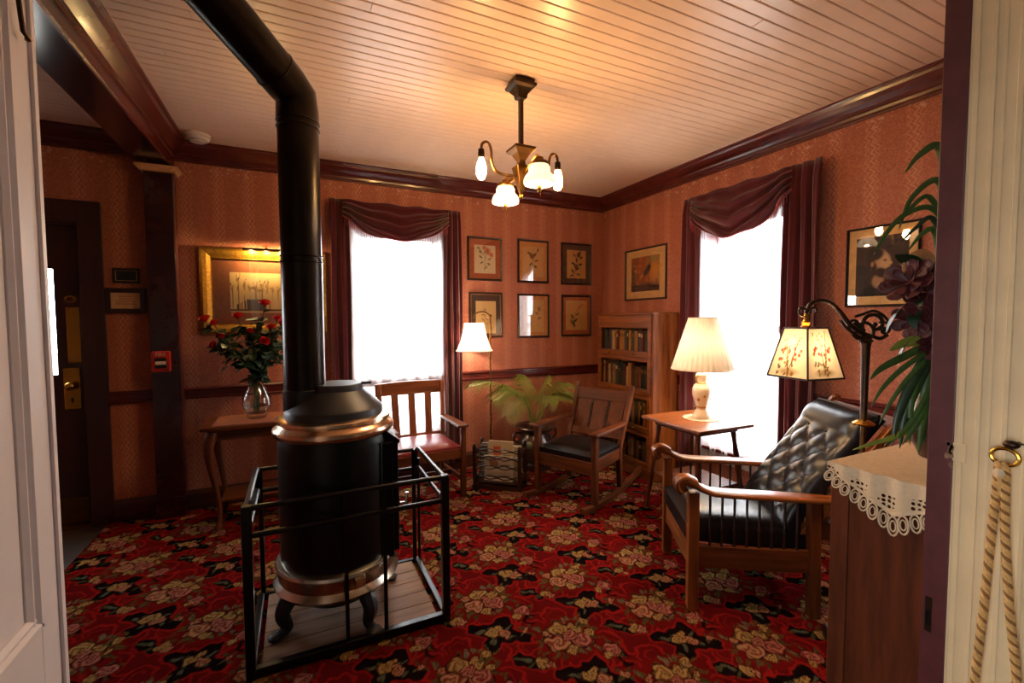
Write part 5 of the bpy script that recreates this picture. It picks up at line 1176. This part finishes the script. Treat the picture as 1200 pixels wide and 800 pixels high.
# greenery filling the bouquet
SPR = [((-.44,3.72,1.30),'leafy green sprig on the far left of the bouquet'), ((-.38,3.66,1.22),'leafy green sprig drooping at the lower left of the bouquet'), ((-.33,3.78,1.38),'leafy green sprig rising at the upper left of the bouquet'),
       ((-.27,3.62,1.27),'leafy green sprig at the front centre of the bouquet'), ((-.25,3.80,1.42),'leafy green sprig rising behind the bouquet centre'), ((-.19,3.66,1.20),'leafy green sprig drooping at the lower right of the bouquet'),
       ((-.15,3.74,1.33),'leafy green sprig on the right of the bouquet beside the pipe'), ((-.12,3.70,1.26),'leafy green sprig at the far right of the bouquet'), ((-.30,3.68,1.15),'short leafy green sprig just above the vase mouth')]
for (x, y, zz), lab in SPR:
    t = thing('leafy_sprig', lab, 'foliage', (x, y, zz), 0, 'greenery in the glass vase')
    base = Vector((VX+rr_.uniform(-.02,.02)-x, VY+rr_.uniform(-.02,.02)-y, VZ+.05-zz)); neck = Vector((VX-x+rr_.uniform(-.018,.018), VY-y+rr_.uniform(-.018,.018), VZ+.28-zz))
    path = chain([base, neck, neck*.45+Vector((0,0,.03)), Vector((0,0,0))], 8); MB().tube(path, .003, 6).obj('stem', 'stem_green', t, smooth=True)
    for k in range(17):
        a = rr_.uniform(0, 2*pi); l = link('leaf', rr_.choice([leafA, leafB, leafA]), None, t); q = rr_.uniform(0, .06)
        l.location = Vector((cos(a)*q, sin(a)*q, rr_.uniform(-.07,.05))); aim(l, (cos(a), sin(a)-.3, rr_.uniform(-.7,.4)), rr_.uniform(-.6,.6)); s = rr_.uniform(.9, 1.35); l.scale = (s,s,s)

# palm in a glazed pot
pt_ = thing('palm_pot', 'dark glazed bulbous jar with painted fruit holding the palm', 'pot', (2.085, 3.83, CZ))
MB().lathe([(.0,0),(.13,0),(.13,.04),(.10,.05),(.09,.07)], 28).obj('stand', 'dark_wood', pt_, smooth=True)
MB().lathe([(.085,.068),(.12,.09),(.165,.15),(.185,.22),(.178,.28),(.15,.33),(.135,.355),(.15,.375),(.195,.40),(.205,.415),(.195,.425),(.14,.405),(.125,.38),(.0,.37)], 36, cap=False).obj('jar_body', 'pot_glaze', pt_, smooth=True)
for k in range(9):
    a = k*2*pi/9-.3; MB().ball((.172*cos(a),.172*sin(a),.235+.03*sin(k*2.3)), (.034,.034,.045), 10, 7).obj('painted_fruit', 'pot_orange' if k % 3 else 'pot_olive', pt_, smooth=True)
for s in (-1, 1): MB().tube(chain([(s*.15,0,.36),(s*.22,0,.37),(s*.235,0,.31),(s*.19,0,.27)], 5), .012, 8).obj('handle', 'pot_glaze', pt_, smooth=True)
pa = thing('potted_palm', 'feathery green palm with arching fronds behind the magazine rack', 'palm', (2.085, 3.83, CZ+.38))
rg = random.Random(8)
FR = [((-.72,-.10,.50),.30), ((-.42,-.22,.22),.34), ((.42,-.22,.20),.30), ((.12,-.05,.52),.12), ((-.14,-.02,.54),.10), ((.34,-.02,.44),.2), ((-.30,.10,.42),.2), ((.50,-.05,.28),.28), ((.05,-.36,.34),.24), ((-.50,-.12,.36),.30)]
for tip, arch in FR:
    tip = Vector(tip); m = MB(); P = [Vector((0,0,0)), tip*.3+Vector((0,0,arch*.55+.05)), tip*.68+Vector((0,0,arch*.55)), tip]
    path = chain(P, 9); m.tube(path, [.007*(1-.8*i/(len(path)-1)) for i in range(len(path))], 5)
    for i in range(8, len(path)):
        t = i/(len(path)-1); d = (path[i]-path[i-1]).normalized(); sd = d.cross(Vector((0,0,1))); sd = sd.normalized() if sd.length > .01 else Vector((1,0,0))
        for hlf in (0, .5):
            p = path[i-1].lerp(path[i], hlf)
            for s in (-1, 1):
                L = (.26*sin(pi*min(1, t*.80+.16))+.05)*rg.uniform(.85,1.1); e = (sd*s*.72+d*.75+Vector((0,0,.05))).normalized(); q1 = p+e*L*.5+Vector((0,0,-.01)); q2 = p+e*L+Vector((0,0,-.10*L/.25-.03*rg.random()))
                wv = d*.0036; m.add([p-wv*.4, p+wv*.4, q1+wv, q1-wv, q2], [(0,1,2,3),(3,2,4)])
    m.obj('frond', 'leaf_palm', pa)

# tall arrangement on the cabinet, mostly hidden by the jamb
vz = thing('arrangement_vase', 'vase on the cabinet behind the jamb holding the leafy arrangement', 'vase', (1.915, .70, TOPZ+.005))
MB().lathe([(.0,0),(.065,0),(.085,.05),(.09,.12),(.075,.2),(.06,.24),(.068,.26),(.058,.262),(.05,.24),(.0,.235)], 28, cap=False).obj('vase_body', 'pot_glaze', vz, smooth=True)
ar = thing('leafy_arrangement', 'tall arrangement of strap leaves and dark maroon blooms beside the right jamb', 'plant', (1.86, .695, TOPZ+.24))
def strap(pts, w, mat):
    pts = [Vector(p)-Vector((1.86,.695,TOPZ+.24)) for p in pts]; path = chain(pts, 7); n_ = len(path); m = MB(); vs = []
    view = Vector((1.7,.75,0)).normalized()
    for i, p in enumerate(path):
        t = i/(n_-1); d = (path[min(i+1,n_-1)]-path[max(i-1,0)]).normalized(); sd = d.cross(view); sd = (sd.normalized() if sd.length > .05 else Vector((0,0,1)))
        sd = (sd+Vector((.5,.2,.25))*.5).normalized(); ww = .82*w*(sin(pi*(.12+.88*t))**.7) if t < 1 else 0
        vs += [p-sd*ww/2, p+Vector((0,0,-.12*ww)), p+sd*ww/2]
    fs = []
    for i in range(n_-1): fs += [(i*3,i*3+1,i*3+4,i*3+3), (i*3+1,i*3+2,i*3+5,i*3+4)]
    m.add(vs, fs); m.obj('leaf', mat, ar, smooth=True, solid=.0012)
O = (1.835,.69,1.70)
strap([(1.84,.69,1.55),(1.84,.695,1.85),(1.80,.70,1.985),(1.745,.725,1.965),(1.70,.745,1.905)], .030, 'leaf_green')
strap([(1.84,.69,1.50),(1.83,.695,1.80),(1.785,.70,1.885),(1.725,.735,1.83),(1.69,.75,1.73)], .024, 'leaf_green')
strap([(1.84,.69,1.50),(1.82,.69,1.72),(1.77,.705,1.80),(1.69,.74,1.775),(1.64,.765,1.71),(1.608,.775,1.655)], .020, 'leaf_green')
strap([(1.84,.69,1.50),(1.82,.695,1.74),(1.77,.71,1.835),(1.72,.735,1.80),(1.685,.745,1.765)], .018, 'leaf_green')
strap([(1.84,.69,1.50),(1.82,.69,1.68),(1.78,.705,1.77),(1.735,.725,1.74),(1.685,.745,1.69)], .018, 'leaf_dark')
strap([(1.84,.69,1.48),(1.82,.695,1.62),(1.79,.70,1.73),(1.75,.715,1.72),(1.71,.735,1.665)], .022, 'leaf_green')
strap([(1.84,.69,1.45),(1.80,.70,1.60),(1.765,.715,1.66),(1.725,.735,1.64),(1.70,.74,1.595)], .038, 'leaf_dry')
strap([(1.84,.69,1.42),(1.80,.70,1.52),(1.77,.71,1.60),(1.735,.73,1.585),(1.715,.735,1.52)], .040, 'leaf_sage')
strap([(1.84,.69,1.35),(1.78,.70,1.375),(1.70,.73,1.34),(1.63,.755,1.305),(1.588,.765,1.27)], .030, 'leaf_green')
strap([(1.84,.69,1.36),(1.77,.70,1.39),(1.70,.725,1.385),(1.65,.745,1.36)], .042, 'leaf_palm')
strap([(1.84,.69,1.33),(1.77,.70,1.35),(1.70,.725,1.31),(1.64,.75,1.25),(1.60,.765,1.185)], .020, 'leaf_green')
strap([(1.84,.69,1.33),(1.78,.70,1.33),(1.72,.72,1.28),(1.66,.74,1.20),(1.63,.755,1.13)], .018, 'leaf_green')
strap([(1.84,.69,1.34),(1.80,.695,1.34),(1.75,.71,1.26),(1.715,.725,1.15),(1.70,.73,1.05)], .034, 'leaf_dark')
strap([(1.84,.69,1.34),(1.81,.695,1.33),(1.78,.70,1.25),(1.76,.70,1.14),(1.755,.705,1.03)], .036, 'leaf_green')
strap([(1.84,.69,1.34),(1.79,.70,1.35),(1.73,.715,1.27),(1.685,.73,1.16),(1.665,.735,1.06)], .036, 'leaf_dark')
strap([(1.84,.69,1.34),(1.80,.70,1.36),(1.755,.71,1.30),(1.725,.715,1.20),(1.725,.715,1.06)], .030, 'leaf_green')
strap([(1.84,.69,1.32),(1.80,.70,1.30),(1.775,.70,1.20),(1.775,.70,1.06)], .030, 'leaf_dark')
strap([(1.84,.69,1.30),(1.77,.70,1.16),(1.69,.725,1.10),(1.60,.755,1.075),(1.54,.78,1.055)], .022, 'leaf_palm')
strap([(1.84,.69,1.32),(1.76,.70,1.20),(1.70,.72,1.11),(1.64,.745,1.065)], .020, 'leaf_green')
strap([(1.84,.69,1.30),(1.74,.70,1.15),(1.69,.72,1.065)], .022, 'leaf_green')
def big_bloom(c, r_, d, n_=(5,6,7), mat='bloom_maroon'):
    m = MB()
    for L_, (rr0, nn) in enumerate(zip((.5,.8,1.0), n_)):
        for k in range(nn):
            a0 = k*2*pi/nn+L_*.4
            def f(a, b, a0=a0, rr0=rr0): 
                an_ = a0+(a-.5)*.9*sin(pi*(.15+.8*b)); q = r_*rr0*sin(b*pi*.5); return (q*cos(an_), q*sin(an_), r_*(.75*b*(1.15-rr0*.75)))
            m.grid(f, 5, 6)
    o = m.obj('bloom', mat, ar, smooth=True, solid=.0015); o.location = Vector(c)-Vector((1.86,.695,TOPZ+.24)); o.rotation_euler = Vector(d).to_track_quat('Z', 'Y').to_euler()
big_bloom((1.71,.725,1.575), .075, (-.7,.1,.3)); big_bloom((1.765,.70,1.54), .065, (-.7,-.4,.1)); big_bloom((1.73,.715,1.455), .06, (-.8,.0,-.2))
big_bloom((1.785,.69,1.44), .06, (-.6,-.6,0)); big_bloom((1.78,.695,1.60), .05, (-.6,-.3,.6)); big_bloom((1.775,.69,1.375), .05, (-.6,-.5,-.4))
for c, d in (((1.70,.73,1.50), (-.5,.3,-.6)), ((1.74,.71,1.52), (-.5,.0,-.7)), ((1.72,.72,1.40), (-.4,.3,-.8)), ((1.79,.695,1.50), (-.3,.2,-.9)), ((1.75,.71,1.61), (-.6,.3,.5))):
    l = link('leaf', leaf_mesh('leaf', .10, .05, .2, .2, mat='leaf_dark'), None, ar); l.location = Vector(c)-Vector((1.86,.695,TOPZ+.24)); aim(l, d, .4)
MB().tube(chain([(0,0,-.1),(-.02,0,.1),(-.04,.0,.35),(-.03,0,.55)], 6), .008, 8).obj('stem', 'stem_green', ar, smooth=True)
for e in ((-.15,.03,.335), (-.095,.005,.30), (-.13,.02,.215), (-.075,-.005,.20)): MB().tube(chain([(-.02,0,.0),(-.045,0,e[2]*.6),e], 6), .004, 6).obj('stem', 'stem_green', ar, smooth=True)
